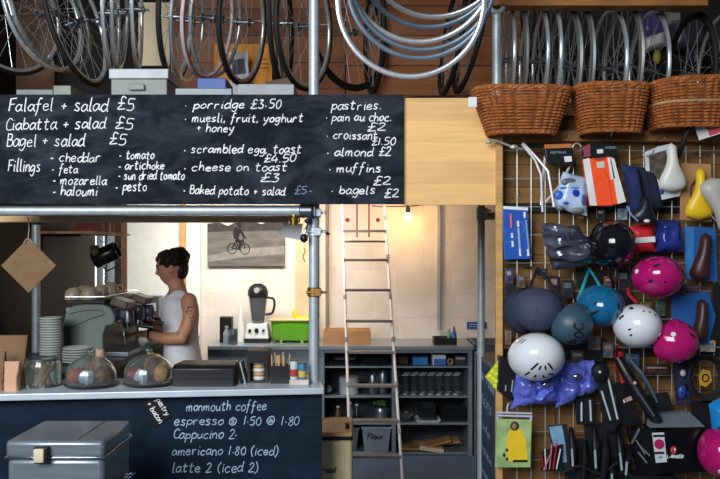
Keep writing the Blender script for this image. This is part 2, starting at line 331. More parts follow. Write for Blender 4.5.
# timber beams
p = P(-30,216,3.95); q = P(300,222.5,3.95)
struct(MB().bb((p.x,3.92,q.z), (q.x,3.98,p.z)).build('trim_hatch_beam', M('pale_beam', (226,184,132), .6, 0, .2, 8, stretch=(1,6,6)), smooth=False, bevel=.004))
p = P(490,-6,3.9); q = P(705,8,3.9)
struct(MB().bb((p.x,3.86,q.z), (q.x,3.95,p.z)).build('trim_loft_beam', M('loft_beam', (150,100,50), .6, 0, .3, 8, stretch=(1,6,6)), smooth=False, bevel=.004))
p = P(500,131,3.66); q = P(722,142,3.66)
struct(MB().bb((p.x,3.64,q.z), (q.x+.1,3.72,p.z)).build('trim_display_rail', M('display_rail', (150,106,56), .6, 0, .25, 8, stretch=(1,6,6)), smooth=False, bevel=.003))
p = P(495.5,136,3.62); q = P(502,136,3.62)
struct(MB().bb((p.x,3.60,0), (q.x,3.635,p.z)).build('trim_display_post', woodx, smooth=False, bevel=.002))

# ---------------------------------------------------------------- boards
def plane_map(Y):
    return lambda px, py: P(px, py, Y)
a = P(-20,94.5,3.6); b = P(403.5,204,3.6)
mb_ = thing('menu_chalkboard', 'long black overhead menu chalkboard listing falafel, porridge and pastries', 'chalkboard', ((a.x+b.x)/2,3.6,b.z))
MB().bb((a.x,3.6,b.z), (b.x,3.622,a.z)).build('board', board, mb_, smooth=False)
mp_ = plane_map(3.5985)
for t,x0,x1,y,h,r,m in [
 ('Falafel + salad',8,108,111,7.2,0,chalkw),('£5',117,135,110,7.6,0,chalkw),('Ciabatta + salad',5,106,130,6.6,1.5,chalkw),('£5',115,134,129,7.0,0,chalkw),('Bagel + salad',6,85,146,6.8,0,chalkw),('£5',109,127,144.5,6.8,0,chalkw),
 ('Fillings',8,41,171,6.6,-1,chalkw),('- cheddar',50,101,162,5.2,0,chalkw),('- feta',51,78,173,5.2,0,chalkw),('- mozarella',52,107,184.5,5.2,0,chalkw),('- haloumi',52,98,195.5,5.4,0,chalkw),
 ('- tomato',119,155,159,4.8,0,chalkw),('- artichoke',118,165,169.5,4.8,0,chalkw),('- sun dried tomato',118,185,179.5,4.8,0,chalkw),('- pesto',115,147,191,5.4,0,chalkw),
 ('· porridge £3·50',184,282,108.5,4.8,0,chalkw),('· muesli, fruit, yoghurt',184,304,122,4.8,0,chalkw),('+ honey',196,234,132,4.8,0,chalkw),('· scrambled egg, toast',183,302,153,4.8,0,chalkw),('£4.50',263,297,162.5,4.6,1,chalkw),
 ('· cheese on toast',183,288,171,4.8,0,chalkw),('£3',259,281,182,4.8,0,chalkw),('· Baked potato + salad',183,285,193.5,4.8,-2,chalkw),('£5-',294,313,194,4.6,0,chalkdim),
 ('pastries.',331,382,109.5,5,0,chalkw),('· pain au choc:',325,392,121,4.6,0,chalkw),('£2',367,386,130.5,4.6,0,chalkw),('· croissant',326,378,138.5,4.8,-1,chalkw),('£1.50',371,396,145,4.4,0,chalkw),('· almond £2',326,391,156,4.8,0,chalkw),
 ('· muffins',328,382,172,4.8,0,chalkw),('£2',373,391,184.5,4.8,0,chalkw),('· bagels',330,376,194,4.8,0,chalkw),('£2',384,399,197,4.8,0,chalkw)]:
    chalk(t.replace(':','.'), x0, x1, y, h, mp_, mb_, m, r, .56)
a = P(403.5,98,3.62); b = P(499,205,3.62)
pp = tag(MB().bb((a.x,3.62,b.z), (b.x,3.64,a.z)).build('plywood_panel', ply, loc=((a.x+b.x)/2,3.62,b.z), smooth=False), 'plain plywood panel beside the overhead menu chalkboard', 'panel')
tag(card(468.5,97,477,107,3.44,.006).build('price_tag', white, loc=P(472,107,3.44), smooth=False, bevel=.002), 'small white tag hanging at the left end of the first wicker basket', 'tag')

# ---------------------------------------------------------------- scaffold
def pole(name, px, top, bot, Y, label, r=.0242, clamps=(), zb=None):
    a = P(px, top, Y); b = P(px, bot, Y)
    if zb is not None: b.z = zb
    t = thing(name, label, 'pole', (a.x, Y, b.z))
    m = MB(); m.lathe([(r,b.z),(r,a.z),(r*.85,a.z),(r*.85,a.z-.02)], (a.x,Y,0), 20); m.build('tube', steel, t)
    for cy, kind in clamps:
        c = P(px, cy, Y); m = MB(); m.lathe([(r*1.02,-.022),(r*1.3,-.02),(r*1.3,.02),(r*1.02,.022)], c, 20)
        m.box(c+Vector((.02,-.03,0)), (.03,.03,.035)); m.tube([c+Vector((-.035,-.028,0)), c+Vector((.055,-.028,0))], .006, 8); m.lathe([(.011,0),(.011,.012)], c+Vector((.05,-.034,-.006)), 6)
        m.build('clamp', M('worn_brass', (150,112,60), .4, .8) if kind == 'b' else steel, t, bevel=.002)
    return t
pole('scaffold_pole', 314, -40, 383, 3.72, 'galvanised scaffold pole standing on the serving ledge beside the ladder', zb=.985, clamps=[(213,'s'),(232,'s'),(292,'b')])
pole('scaffold_pole', 481, 205, 479, 5.0, 'thin scaffold pole standing on the floor in the doorway', zb=0.0, clamps=[(211,'s'),(217,'s')])
pole('scaffold_pole', 36, 225, 380, 4.7, 'slim steel pole behind the kraft paper card in the dark corner', zb=0.0, clamps=[])
tp = pole('scaffold_pole', 497, 12, 90, 3.9, 'scaffold pole rising behind the first wicker basket with an open coupler', zb=2.28)
c = P(497,5,3.88); m = MB(); ring = [(.045*math.cos(2*PI*k/24), .045*math.sin(2*PI*k/24)) for k in range(24)]
m.tube([c+Vector((.034*math.cos(2*PI*k/20),0,.034*math.sin(2*PI*k/20))) for k in range(20)], .012, 8, closed=True); m.build('coupler_ring', steel, tp)
y_ = 3.66; a = P(-30,210.5,y_); b = P(310,210.5,y_)
hb = thing('scaffold_tube', 'horizontal galvanised scaffold tube under the overhead menu board', 'pole', (a.x,y_,a.z))
MB().tube([a,b], .0235, 20).build('tube', steel, hb)
m = MB(); c = P(306,211,3.66); m.lathe([(.026,-.03),(.032,-.028),(.032,.028),(.026,.03)], c, 18, Ry(90)); m.box(c+Vector((.03,.03,0)), (.03,.05,.05)); m.build('coupler', dsteel, hb, bevel=.003)
m = MB(); c = P(294,221,3.66); m.lathe([(.004,-.02),(.019,-.02),(.021,.012),(.012,.02),(.012,.035)], c, 18); m.build('brass_bell', M('brass', (196,152,66), .25, 1, .1), hb)
# short tube joining the doorway pole to the display
a = P(483,216,5.0); m = MB(); m.tube([a+Vector((.0,0,.0)), Vector((1.15,5.0,a.z))], .024, 16); tag(m.build('scaffold_tube', steel, loc=a), 'short horizontal scaffold tube clamped to the doorway pole', 'pole')
# grey conduit on back wall
a = P(439,204,6.72); b = P(439,330,6.72); tag(MB().bb((a.x-.014,6.715,b.z), (a.x+.014,6.748,2.2)).build('cable_conduit', M('grey_conduit', (168,170,168), .5), loc=(a.x,6.73,b.z), bevel=.004), 'thin grey conduit running down the back wall', 'conduit')
a = P(327,204,6.68); tag(MB().tube([(a.x,6.70,.86),(a.x,6.70,2.21)], .014, 10).build('wall_pipe', M('brown_pipe', (140,116,92), .5), loc=(a.x,6.7,.86)), 'thin brown pipe beside the scaffold pole on the back wall', 'pipe')

# ---------------------------------------------------------------- wheels
def make_wheel(name, rimmat, tyre=False, stripe=None, nsp=20, wide=.0095, spokes=True):
    R = .30; t = thing(name, 'x', 'bicycle wheel', (0,0,0)); c = (0,0,0)
    MB().ring([(R-.017,-wide*.6),(R-.012,-wide),(R,-wide),(R+.004,-wide*.8),(R-.004,0),(R+.004,wide*.8),(R,wide),(R-.012,wide),(R-.017,wide*.6)], c, 56).build('rim', rimmat, t, ang=60)
    if tyre: MB().ring([(R+.010+.012*math.cos(a), .0135*math.sin(a)) for a in [2*PI*k/8 for k in range(8)]], c, 56).build('tyre', dull, t)
    if stripe: MB().ring([(R-.011,-wide-.0008),(R-.003,-wide-.0008),(R-.003,wide+.0008),(R-.011,wide+.0008)], c, 56).build('rim_stripe', stripe, t)
    if spokes:
        MB().lathe([(.006,-.062),(.006,-.04),(.022,-.036),(.022,-.031),(.013,-.028),(.013,.028),(.022,.031),(.022,.036),(.006,.04),(.006,.062)], c, 14, Ry(90)).build('hub', dsteel, t)
        me = {}
        for k in range(nsp):
            s = 1 if k % 2 else -1; lean = 1 if (k//2) % 2 else -1
            if (s, lean) not in me:
                o = MB().tube([(s*.033, lean*.020, .006), (0, 0, R-.022)], .0014, 4).build('spoke', alu, t); me[(s, lean)] = o.data
            else:
                o = bpy.data.objects.new('spoke', me[(s, lean)]); COL.objects.link(o); o.parent = t
            o.rotation_euler = (2*PI*k/nsp, 0, 0)
    return t
WP = {}
WK = {'silver': dict(rimmat=alu), 'wide': dict(rimmat=M('matt_rim', (150,152,150), .45, .7), wide=.013), 'tyre': dict(rimmat=alu, tyre=True), 'dark': dict(rimmat=M('black_rim', (28,29,31), .35, .3), tyre=True),
      'red': dict(rimmat=M('white_rim', (214,216,220), .35, .3), stripe=red), 'bare': dict(rimmat=alu, spokes=False)}
def wheel(kind, px, edge, Y, hw, label, group, bottom=True, roll=0, r=.30, yawsign=1, extra=None, pitch=0):
    rp = r*F/Y
    cyr = edge-rp if bottom else edge+rp
    C = P(px, cyr, Y); va = math.atan((px-360)/F)
    need = math.asin(min(.999, hw/rp)); s = 1 if va > 0 else -1
    yaw = s*need-va
    if kind not in WP: w_ = WP[kind] = make_wheel('bicycle_wheel', **WK[kind])
    else: w_ = dup(WP[kind])
    w_['label'] = label; w_['group'] = group
    w_.location = C; w_.scale = (r/.30,)*3
    w_.rotation_euler = (Matrix.Rotation(math.radians(roll), 3, 'Y') @ Matrix.Rotation(yaw, 3, 'Z')).to_euler()
    return w_
g = 'bicycle wheels hanging over the menu board'
for k, px, e, Y, hw, l, ro in [
 ('tyre',12,71,4.45,46,'tyred wheel at the far left edge of the loft, mostly cut off by the frame',0),
 ('silver',44,71,4.1,36,'silver rimmed wheel in front of the brown plywood panel',-10),
 ('wide',52,73,4.2,36,'grey rimmed wheel just behind the silver wheel at the plywood panel',-12),
 ('tyre',77,83,3.95,27,'tyred wheel hanging lowest, left of the white lidded box',-12),
 ('silver',111,72,4.1,8,'silver rim seen almost edge on above the left end of the white lidded box',0),
 ('silver',120,69,4.2,7,'second silver rim close beside the edge on rim above the white lidded box',3),
 ('silver',137,68,4.1,5,'thin silver wheel seen edge on above the middle of the white lidded box',0),
 ('tyre',176,77,4.0,15,'tyred wheel at the right edge of the cream board',4),
 ('silver',188,80,4.1,15,'silver wheel with drilled rim hanging above the blue box',6),
 ('red',209,78,4.0,23,'white rimmed wheel with a red stripe above the blue box',10),
 ('silver',217,77,4.15,23,'silver wheel directly behind the red striped wheel',10),
 ('tyre',243,81,4.1,21,'black tyred wheel hanging before the orange poster',6),
 ('dark',281,82,4.1,11,'narrow black wheel right of the orange poster',0),
 ('tyre',305,86,4.05,26,'tyred wheel hanging just behind the tall scaffold pole',4),
 ('dark',350,87,4.5,36,'black tyred wheel standing right of the tall scaffold pole, under the bare rims',0),
 ('dark',374,90,4.45,9,'narrow dark wheel in shadow left under the bare rims',0),
 ('dark',452,92,4.5,10,'narrow dark wheel in shadow right under the bare rims',8),
 ('dark',470,91,4.5,12,'dark wheel beside the scaffold pole and the first wicker basket',12)]:
    wheel(k, px, e, Y, hw, l, g, roll=ro)
g = 'bicycle wheels standing behind the wicker baskets'
for k, px, e, hw, l in [
 ('silver',505,4,9,'silver wheel right beside the scaffold pole behind the first basket'),
 ('wide',516,2,10,'grey rimmed wheel second from the scaffold pole behind the first basket'),
 ('silver',533,5,14,'silver wheel over the middle of the first basket'),
 ('silver',546,4,14,'silver wheel with a drilled rim over the right half of the first basket'),
 ('wide',563,10,16,'grey rimmed wheel over the right end of the first basket'),
 ('wide',577,9,15,'broad grey rim over the gap between first and second basket'),
 ('silver',607,12,18,'silver wheel over the left half of the second basket'),
 ('wide',622,8,18,'grey rimmed wheel over the right half of the second basket'),
 ('silver',648,14,19,'silver wheel over the gap between second and third basket, before the bags'),
 ('dark',690,18,22,'large dark tyred wheel over the third basket'),
 ('silver',722,15,24,'silver rimmed wheel cut off by the right edge of the frame')]:
    wheel(k, px, e, 4.22, hw, l, g, bottom=False)
# bare rims facing the viewer, nested on a peg
g = 'bare rims hung on one peg'
DARKRIM = make_wheel('bare_rim', rimmat=M('blue_grey_rim', (112,126,140), .35, .6), spokes=False); _r = DARKRIM.children[0]; DARKRIM_ROOT = DARKRIM; DARKRIM = _r.data; bpy.data.objects.remove(_r); bpy.data.objects.remove(DARKRIM_ROOT)
for i, (px, e, Y, l, roll, squash) in enumerate([
 (411,77,3.42,'lowest of the nested bare rims, with a black stickered edge',6,8),
 (421,57,3.46,'second lowest of the nested bare rims',-4,12),(424,48,3.51,'third lowest of the nested bare rims',-6,14),(421,39,3.56,'fourth lowest of the nested bare rims, broad and pale',-2,16),
 (431,20,3.64,'second highest of the nested bare rims, seen from below',-4,28),(438,7,3.70,'highest of the nested bare rims, touching the top of the frame',-4,34)]):
    if 'bare' not in WP: w_ = WP['bare'] = make_wheel('bare_rim', **WK['bare'])
    else: w_ = dup(WP['bare'])
    w_['label'] = l; w_['group'] = g; w_['category'] = 'rim'
    s = 1.06 + .02*i; rp = .304*s*F/Y; w_.scale = (s*(1.25 if i == 3 else .95), s, s)
    if i in (1,2,4): w_.children[0].data = DARKRIM
    w_.location = P(px, e-rp*math.cos(math.radians(squash)), Y)
    w_.rotation_euler = (Matrix.Rotation(math.radians(squash), 3, 'X') @ Matrix.Rotation(math.radians(roll), 3, 'Y') @ Matrix.Rotation(PI/2, 3, 'Z')).to_euler()
# stickers on lowest rim and hanging rail
MB().tube([(-2.05,4.1,3.08),(.5,4.1,3.08)], .02, 12).build('hanging_rail', steel, loc=(-2.05,4.1,3.08))
tag(bpy.data.objects['hanging_rail'], 'steel rail across the loft from which the wheels hang', 'rail')
tag(MB().tube([(.2,3.3,3.0),(.2,4.0,3.0)], .02, 12).build('rim_peg', steel, loc=(.2,4,3.0)), 'steel peg carrying the nested bare rims', 'peg')
# ---------------------------------------------------------------- loft things
def boxthing(name, label, cat, px0, py0, px1, py1, Y, depth, mat, zb=2.28, lid=None, lidh=.02, grp=None):
    a = P(px0, py0, Y); b = P(px1, py1, Y); z0 = zb if zb is not None else b.z
    t = thing(name, label, cat, ((a.x+b.x)/2, Y+depth/2, z0), grp)
    top = a.z-(lidh if lid else 0)
    MB().bb((a.x, Y, z0), (b.x, Y+depth, top)).build('body', mat, t, bevel=.004)
    if lid: MB().bb((a.x-.008, Y-.008, top), (b.x+.008, Y+depth+.008, a.z)).build('lid', lid, t, bevel=.004)
    return t
t = boxthing('storage_box', 'grey plastic storage box with a white lid above the falafel menu', 'box', 111,69,167,94,3.7,.24,M('grey_plastic', (122,128,122), .5), lid=M('white_lid', (160,168,176), .4), lidh=.046)
c = P(137,87,3.69); MB().box(c, (.07,.012,.03)).build('handle', M('grey_plastic_dark', (128,134,130), .5), t, bevel=.005)
boxthing('cardboard_box', 'blue flat box lying on the loft under the red striped wheel', 'box', 197,78,226,92,3.72,.2,M('blue_card', (48,82,150), .5))
boxthing('metal_tray', 'shallow grey metal tray on the loft below the drilled silver wheel', 'tray', 175,88,232,94,3.69,.03,M('tray_grey', (112,122,124), .5, .4))
m = MB(); tag(boxthing('catalogue_stack', 'stack of pale catalogues lying on the loft left of the scaffold pole', 'papers', 238,84,294,94,3.7,.2,M('paper_white', (158,162,166), .8)), 'stack of pale catalogues lying on the loft left of the scaffold pole', 'papers')
a = P(266,84,3.72); tag(MB().prism([a+Vector((0,0,0)),a+Vector((.12,0,0)),a+Vector((.10,0,.03)),a+Vector((.0,0,.012))], (0,.15,0)).build('folded_leaflet', M('leaflet', (86,62,46), .7), loc=a, smooth=False), 'dark folded leaflet lying on top of the catalogue stack', 'leaflet')
a = P(18,92,3.72); tag(MB().bb((a.x,3.70,2.28),(a.x+.17,3.86,P(0,89.5,3.7).z)).build('document_folder', M('folder_grey', (120,128,132), .6), loc=(a.x+.08,3.78,2.28), bevel=.003), 'grey folder lying flat at the left end of the loft', 'folder')
a = P(55,92,3.72); tag(MB().bb((a.x,3.70,2.28),(a.x+.08,3.84,P(0,85.5,3.7).z)).build('paper_pad', M('pad_grey', (140,146,136), .7), loc=(a.x+.04,3.77,2.28), bevel=.003), 'small pale paper pad left of the white lidded box', 'paper')
po = card(214,44,272,131,4.6,.012).build('poster', M('orange_poster', (226,146,36), .6, 0, .08), loc=P(243,131,4.6), smooth=False); tag(po, 'orange poster board standing behind the wheels', 'poster')
t = thing('framed_card', 'white card with a dark photo leaning against the orange poster', 'card', P(239,76,4.5))
card(230,52,249,128,4.5,.008,-2).build('mount', M('card_white', (206,210,214), .7), t, smooth=False); card(232,59,245,74,4.494,.004,-6).build('photo', M('card_dark', (34,40,48), .5, 0, .8, 30), t, smooth=False)
for i,(x0,y0,x1,y1) in enumerate([(256,58,266,60),(256,63,268,64.5),(255,67,268,68.5)]): card(x0,y0,x1,y1,4.597,.003).build('printed_line', M('poster_ink', (176,104,30), .7), po, smooth=False)
for (q, th, c, n, l) in [([(636,14),(664,10),(668,36),(640,40)], .05, (60,52,96), 1, 'purple plastic bag hanging behind the silver wheel between second and third basket'),
    ([(640,40),(664,30),(668,46),(641,54)], .05, (178,182,178), 2, 'white plastic bag under the purple bag behind the wheels'),
    ([(668,16),(706,16),(708,50),(668,52)], .06, (44,42,50), 3, 'dark plastic bag seen through the large dark wheel'),
    ([(664,12),(680,12),(680,26),(664,26)], .05, (96,96,92), 4, 'grey plastic bag at the top between the third basket wheels'),
    ([(686,40),(712,42),(714,70),(684,72)], .06, (30,32,36), 5, 'black bag low behind the large dark wheel')]:
    m = MB().pillow([P(x,y,4.77) for x,y in q], th, 12, 12, .012, 16, n); tag(m.build('plastic_bag', M('bag_'+str(n), c, .35, 0, .3, 10, bump=.2), loc=P(q[3][0],q[3][1],4.77)), l, 'bag')
tag(MB().ell(P(657,57,4.5), (.022,.02,.04), 14, 10).build('reflector', M('yellow_reflector', (170,160,60), .3), loc=P(657,57,4.5)), 'small oval yellow reflector behind the silver wheel', 'reflector')
# brake callipers, quick releases: dark component hanging among the left wheels
for px,py,l in [(76,22,'black bicycle component clipped to the left wheels at hub height'),(98,22,'small pale bicycle component hanging beside the edge on rim')]:
    c = P(px,py,3.9); m = MB(); m.tube([c+Vector((-.03,0,.01)), c+Vector((0,0,0)), c+Vector((.03,0,.02))], .008, 8); m.ell(c, (.018,.014,.018), 10, 8); m.tube([c, c+Vector((.02,0,-.03))], .006, 8)
    tag(m.build('brake_caliper', black if px < 80 else dsteel, loc=c), l, 'bicycle part')
# lying dark tyre on top of the plywood panel
c = P(437,96,3.95); c.z = 2.336; m = MB(); m.tube([c+Vector((.17*math.cos(2*PI*k/32), .17*math.sin(2*PI*k/32), +.04*math.sin(2*PI*k/32))) for k in range(32)], .016, 8, closed=True)
tag(m.build('bicycle_tyre', dull, loc=c), 'black tyre lying flat behind the top edge of the plywood panel', 'tyre')

# ---------------------------------------------------------------- wicker baskets
def basket(px0, px1, ptop, pbot, Y, label, mid=None, dip=0, slope=0, taper=.78):
    a = P(px0, ptop, Y+.12); b = P(px1, ptop, Y+.12); zt = P(0, ptop, Y).z; zb = P(0, pbot, Y+.03).z; W = b.x-a.x; cx = (a.x+b.x)/2; D = .125
    t = thing('wicker_basket', label, 'basket', (cx, Y+.06, zb), 'wicker baskets on the display')
    def at(u, v, off=0):   # u round, v 0 bottom..1 top
        k = taper+(1-taper)*v; c_, s_ = math.cos(u), math.sin(u); e = .62
        X = (W/2*k+off)*math.copysign(abs(c_)**e, c_); Yy = (D*k+off)*math.copysign(abs(s_)**e, s_)
        zz = zb+(zt-zb)*v+(dip*v*abs(c_)**2)+slope*c_*v
        return Vector((cx+X, Y+.13+Yy, zz))
    ns = 30; nr = 14
    m = MB()
    for k in range(ns): u = 2*PI*k/ns; m.tube([at(u, v/4) for v in range(5)], .0042, 6)
    m.build('stakes', wicker2, t, label='upright willow stakes', stuff=True)
    m = MB()
    for r in range(nr):
        v = .05+.9*r/(nr-1)
        if mid and abs(v-mid) < .05: continue
        pts = []
        for k in range(ns*5):
            u = 2*PI*k/(ns*5); pts.append(at(u, v, .0095*abs(math.sin(PI*k/5))-.004+.0018*math.cos(PI*(k/5)+PI*(r % 2))))
        m.tube(pts, .0058*(zt-zb)/.2, 5, closed=True)
    m.build('woven_wall', wicker, t)
    for nm, v, rr, am in [('braided_rim', 1.0, .0095, .006)]+([('middle_band', mid, .006, .004)] if mid else [])+[('foot_band', 0.0, .007, .004)]:
        m = MB(); n = 150
        for ph in (0, 2*PI/3, 4*PI/3):
            m.tube([at(2*PI*k/n, v, am*math.cos(28*2*PI*k/n+ph))+Vector((0,0,am*math.sin(28*2*PI*k/n+ph)+.004)) for k in range(n)], rr*.75, 5, closed=True)
        m.build(nm, M('pale_band', (190,150,104), .6) if nm == 'middle_band' else wicker, t)
    m = MB(); n = 36; m.add([at(2*PI*k/n, .02) for k in range(n)], [tuple(range(n))]); m.add([at(2*PI*k/n, .05) for k in range(n)], [tuple(range(n))[::-1]]); m.build('base', wicker2, t, smooth=False)
    return t
basket(474,569,87,132,3.42,'wide wicker basket at the left end, above the plywood edge',slope=-.002,taper=.68)
basket(575,645,84,131,3.42,'narrower middle wicker basket between two wider ones')
basket(650,722,78,126,3.42,'wicker basket at the right edge of the frame with a pale middle band',mid=.52,dip=.0,slope=.012,taper=.86)
# ---------------------------------------------------------------- serving counter
th = math.atan(.19/1.6); C0 = Vector(((322-360)*3.62/F, 3.62, 0)); dl = Vector((-math.cos(th), -math.sin(th), 0)); nn_ = Vector((math.sin(th), -math.cos(th), 0))
def cpt(s, out, z): q = C0+dl*s+nn_*out; q.z = z; return q
def cbox(m, s0, s1, o0, o1, z0, z1):
    f = [cpt(s0,o1,z0), cpt(s1,o1,z0), cpt(s1,o1,z1), cpt(s0,o1,z1)]; return m.prism(f, -nn_*(o1-o0))
cm = thing('serving_counter', 'low serving counter faced with a dark chalkboard of coffee prices', 'counter', cpt(.8,0,0))
cbox(MB(), 0,1.80,-.02,0,.0,.955).build('chalkboard_front', board2, cm, smooth=False)
m = MB(); cbox(m, 0,.02,-.30,-.021,0,.955); cbox(m, .02,1.80,-.30,-.28,0,.955); m.build('carcass', M('counter_carcass', (40,46,54), .7), cm, smooth=False)
lg = cbox(MB(), -.005,1.9,-.325,.05,.956,.985).build('serving_ledge', M('pale_steel_ledge', (196,208,220), .38, .25, .08, 8), loc=cpt(.8,0,.956), smooth=False, bevel=.004)
tag(lg, 'long pale ledge along the top of the serving counter', 'worktop')
def cmap(px, py, lift=.0015):
    r = Vector(((px-360)/F, 1, -(py-HOR)/F)); p0 = C0+nn_*lift; Y = (p0.x*nn_.x+p0.y*nn_.y)/(r.x*nn_.x+r.y*nn_.y); return Vector((r.x*Y, Y, EYE+r.z*Y))
bluechalk = M('blue_white_chalk', (168,196,214), .9, 0, .15, 60)
for t,x0,x1,y,h in [('monmouth coffee',186,267,411,5.4),('espresso $ 1·50 @ 1·80',174,300,425,5.2),('Cappucino 2·',173,238,438.5,5.2),('americano 1·80 (iced)',172,279,455,5),('latte 2 (iced 2)',172,259,472,5.4)]:
    chalk(t, x0, x1, y, h, cmap, cm, bluechalk, 1 if 'mon' in t else 0, .5, name='chalk_lettering')
# little tilted pastry sign
sg = thing('price_sign', 'small tilted black sign with white lettering stuck on the counter front', 'sign', cmap(156,428,.004))
f = [cmap(x,y,.006) for x,y in [(142,404),(160,394),(171,416),(155,428)]]; MB().prism(f, -nn_*.006).build('plate', black, sg, smooth=False)
def smap(px, py):  # rotated writing frame on the sign
    a = math.radians(57); dx, dy = px, py; return cmap(147+dx*math.cos(a)-dy*math.sin(a)+6, 402+dx*math.sin(a)+dy*math.cos(a), .0075)
chalk('+ bacon', -2, 22, 6.5, 3.4, smap, sg, chalkw, 0, .38, name='chalk_lettering'); chalk('pastry', 0, 19, -3.5, 3.2, smap, sg, chalkw, 0, .34, name='chalk_lettering')
LZ = .985
def on(px, Y, z=LZ): return Vector(((px-360)*Y/F, Y, z))
# paper bags
def paperbag(px0, px1, ptop, Y, dep, label, mat, z=LZ):
    a = P(px0, ptop, Y); b = P(px1, ptop, Y); h = a.z-z; m = MB(); cx = (a.x+b.x)/2; hw = (b.x-a.x)/2; rings = []
    for k in range(9):
        v = k/8; d = dep/2*(1-.75*v**2); w_ = hw*(1-.06*math.sin(v*5)); r = []
        for u in range(24):
            t = 2*PI*u/24; e = .35; r.append(Vector((cx+w_*math.copysign(abs(math.cos(t))**e, math.cos(t))+.004*noise.noise(Vector((u*.9,v*7,px0))), Y+dep/2+d*math.copysign(abs(math.sin(t))**e, math.sin(t))+.007*noise.noise(Vector((u*1.3,v*9,px1))), z+h*v)))
        rings.append(r)
    m.loft(rings); return tag(m.build('paper_bag', mat, loc=(cx, Y+dep/2, z)), label, 'bag')
paperbag(3,17,362,3.48,.05,'small pinkish paper bag at the end of the serving ledge', M('pinkish_paper', (206,160,130), .8, 0, .1, 12, bump=.2))
paperbag(-4,24,336,3.62,.07,'taller brown paper bag standing behind the pinkish bag', kraft)
paperbag(-8,3,352,3.50,.05,'brown paper bag cut by the frame edge beside the pinkish bag', kraft)
# biscotti jar
c = on(43,3.62); jr = thing('glass_jar', 'wide glass jar of biscuit sticks between the paper bags and the cake domes', 'jar', c)
MB().lathe([(.0,.0),(.072,0),(.078,.01),(.078,.10),(.07,.118),(.07,.128),(.066,.128),(.066,.118),(.074,.098),(.074,.012),(.0,.008)], c, 28, caps=False).build('bowl', glass, jr)
MB().lathe([(.0705,.116),(.074,.117),(.074,.127),(.0705,.128)], c, 28, caps=False).build('neck_ring', dsteel, jr)
for k in range(8):
    a = k*.8; q = c+Vector((.04*math.cos(a), .04*math.sin(a), .012)); tp_ = c+Vector((.05*math.cos(a+2.2), .05*math.sin(a+2.2), .10))
    tag(MB().tube([q,(q+tp_)/2,tp_], .009, 7).build('biscuit_stick', M('biscuit', (150,112,74), .8), loc=q), 'brown biscuit stick inside the wide glass jar', 'biscuit', 'biscuit sticks in the jar')
# cake domes
def dome(px, Y, r, label, items, which):
    c = on(px, Y); t = thing('cake_dome', label, 'cake dome', c)
    MB().lathe([(0,.0),(r*.6,0),(r*1.02,.008),(r*1.06,.014),(r*1.04,.016),(r*.6,.007),(0,.007)], c, 32, caps=False).build('plate', M('dark_plate', (48,50,56), .3, 0, .1), t)
    pr = [(r*.98,.017),(r*.98,.05)]+[(r*.98*math.cos(a), .05+.09*math.sin(a)) for a in [PI/2*k/8 for k in range(1,8)]]+[(.012,.14)]
    MB().lathe(pr+[(.01,.137)]+[(a-.003,b-.003) for a,b in pr[::-1][1:]], c, 36, caps=False).build('glass_cover', glass, t)
    MB().lathe([(.008,.137),(.009,.146),(.017,.152),(.017,.160),(.008,.166),(0,.167)], c, 16).build('knob', glass, t)
    for k,(dx,dy,rx,ry,rz,col,nm,lb) in enumerate(items):
        q = c+Vector((dx,dy,.017+rz))
        m = MB().ell(q, (rx,ry,rz), 18, 12, Rz(40*k), fn=lambda p,d: p*(1+.10*math.sin(9*d.x+3*k)+.06*noise.noise(d*3+Vector((k,0,0)))))
        tag(m.build(nm, M(nm+'_'+which+str(k), col, .5, 0, .3, 40, bump=.2), loc=q-Vector((0,0,rz))), lb, 'pastry', 'pastries under the %s dome' % which)
dome(91,3.62,.113,'glass cake dome next to the biscuit jar',[(-.055,-.03,.045,.035,.035,(176,70,44),'pastry','reddish pastry under the dome next to the biscuit jar'),(.0,-.055,.035,.03,.03,(190,196,214),'wrapped_cake','pale wrapped cake at the front under the dome next to the biscuit jar'),(.055,-.02,.045,.035,.035,(120,80,52),'pastry','dark brown pastry under the dome next to the biscuit jar'),(-.01,.045,.05,.035,.045,(150,96,60),'pastry','brown pastry at the back under the dome next to the biscuit jar'),(.03,.03,.035,.03,.075,(168,140,120),'pastry','tall pale pastry in the dome next to the biscuit jar')],'first')
dome(149,3.66,.113,'glass cake dome next to the black till',[(-.06,-.03,.04,.035,.035,(150,50,48),'pastry','red glazed pastry under the dome next to the till'),(-.02,-.055,.03,.03,.03,(206,206,216),'wrapped_cake','white wrapped cake at the front under the dome next to the till'),(.065,-.02,.045,.035,.04,(214,150,70),'croissant','golden croissant under the dome next to the till'),(.02,.0,.045,.035,.05,(100,56,40),'pastry','dark chocolate pastry under the dome next to the till'),(.01,.06,.05,.03,.06,(170,120,86),'pastry','light brown pastry at the back under the dome next to the till')],'second')
# till
a = P(175,363,3.66); b = P(236,386,3.66); tl = thing('till', 'wide flat black till on the serving ledge before the barista', 'till', ((a.x+b.x)/2,3.72,LZ))
m = MB(); tz = P(0,364,3.62).z
m.prism([(a.x,3.60,LZ),(a.x,3.84,LZ),(a.x,3.84,tz-.012),(a.x,3.66,tz-.004),(a.x,3.615,tz-.008),(a.x,3.60,tz-.02)], (b.x-a.x,0,0)); m.build('casing', black, tl, bevel=.004)
for k,z in enumerate((.022,.045)): MB().bb((a.x+.01,3.597,LZ+z),(b.x-.01,3.60,LZ+z+.003)).build('trim_line', M('till_grey', (40,44,50), .4), tl, smooth=False)

# leaning menus
for k,(px,l) in enumerate([(240,'dark leaning menu card beside the till'),(244,'pale leaning menu card beside the black lid dispenser')]):
    c = on(px,3.72); tag(MB().box(c+Vector((0,0,.05)), (.006,.09,.10), Ry(-14)).build('menu_card', black if k == 0 else M('pale_card', (170,180,170), .7), loc=c, smooth=False), l, 'menu')
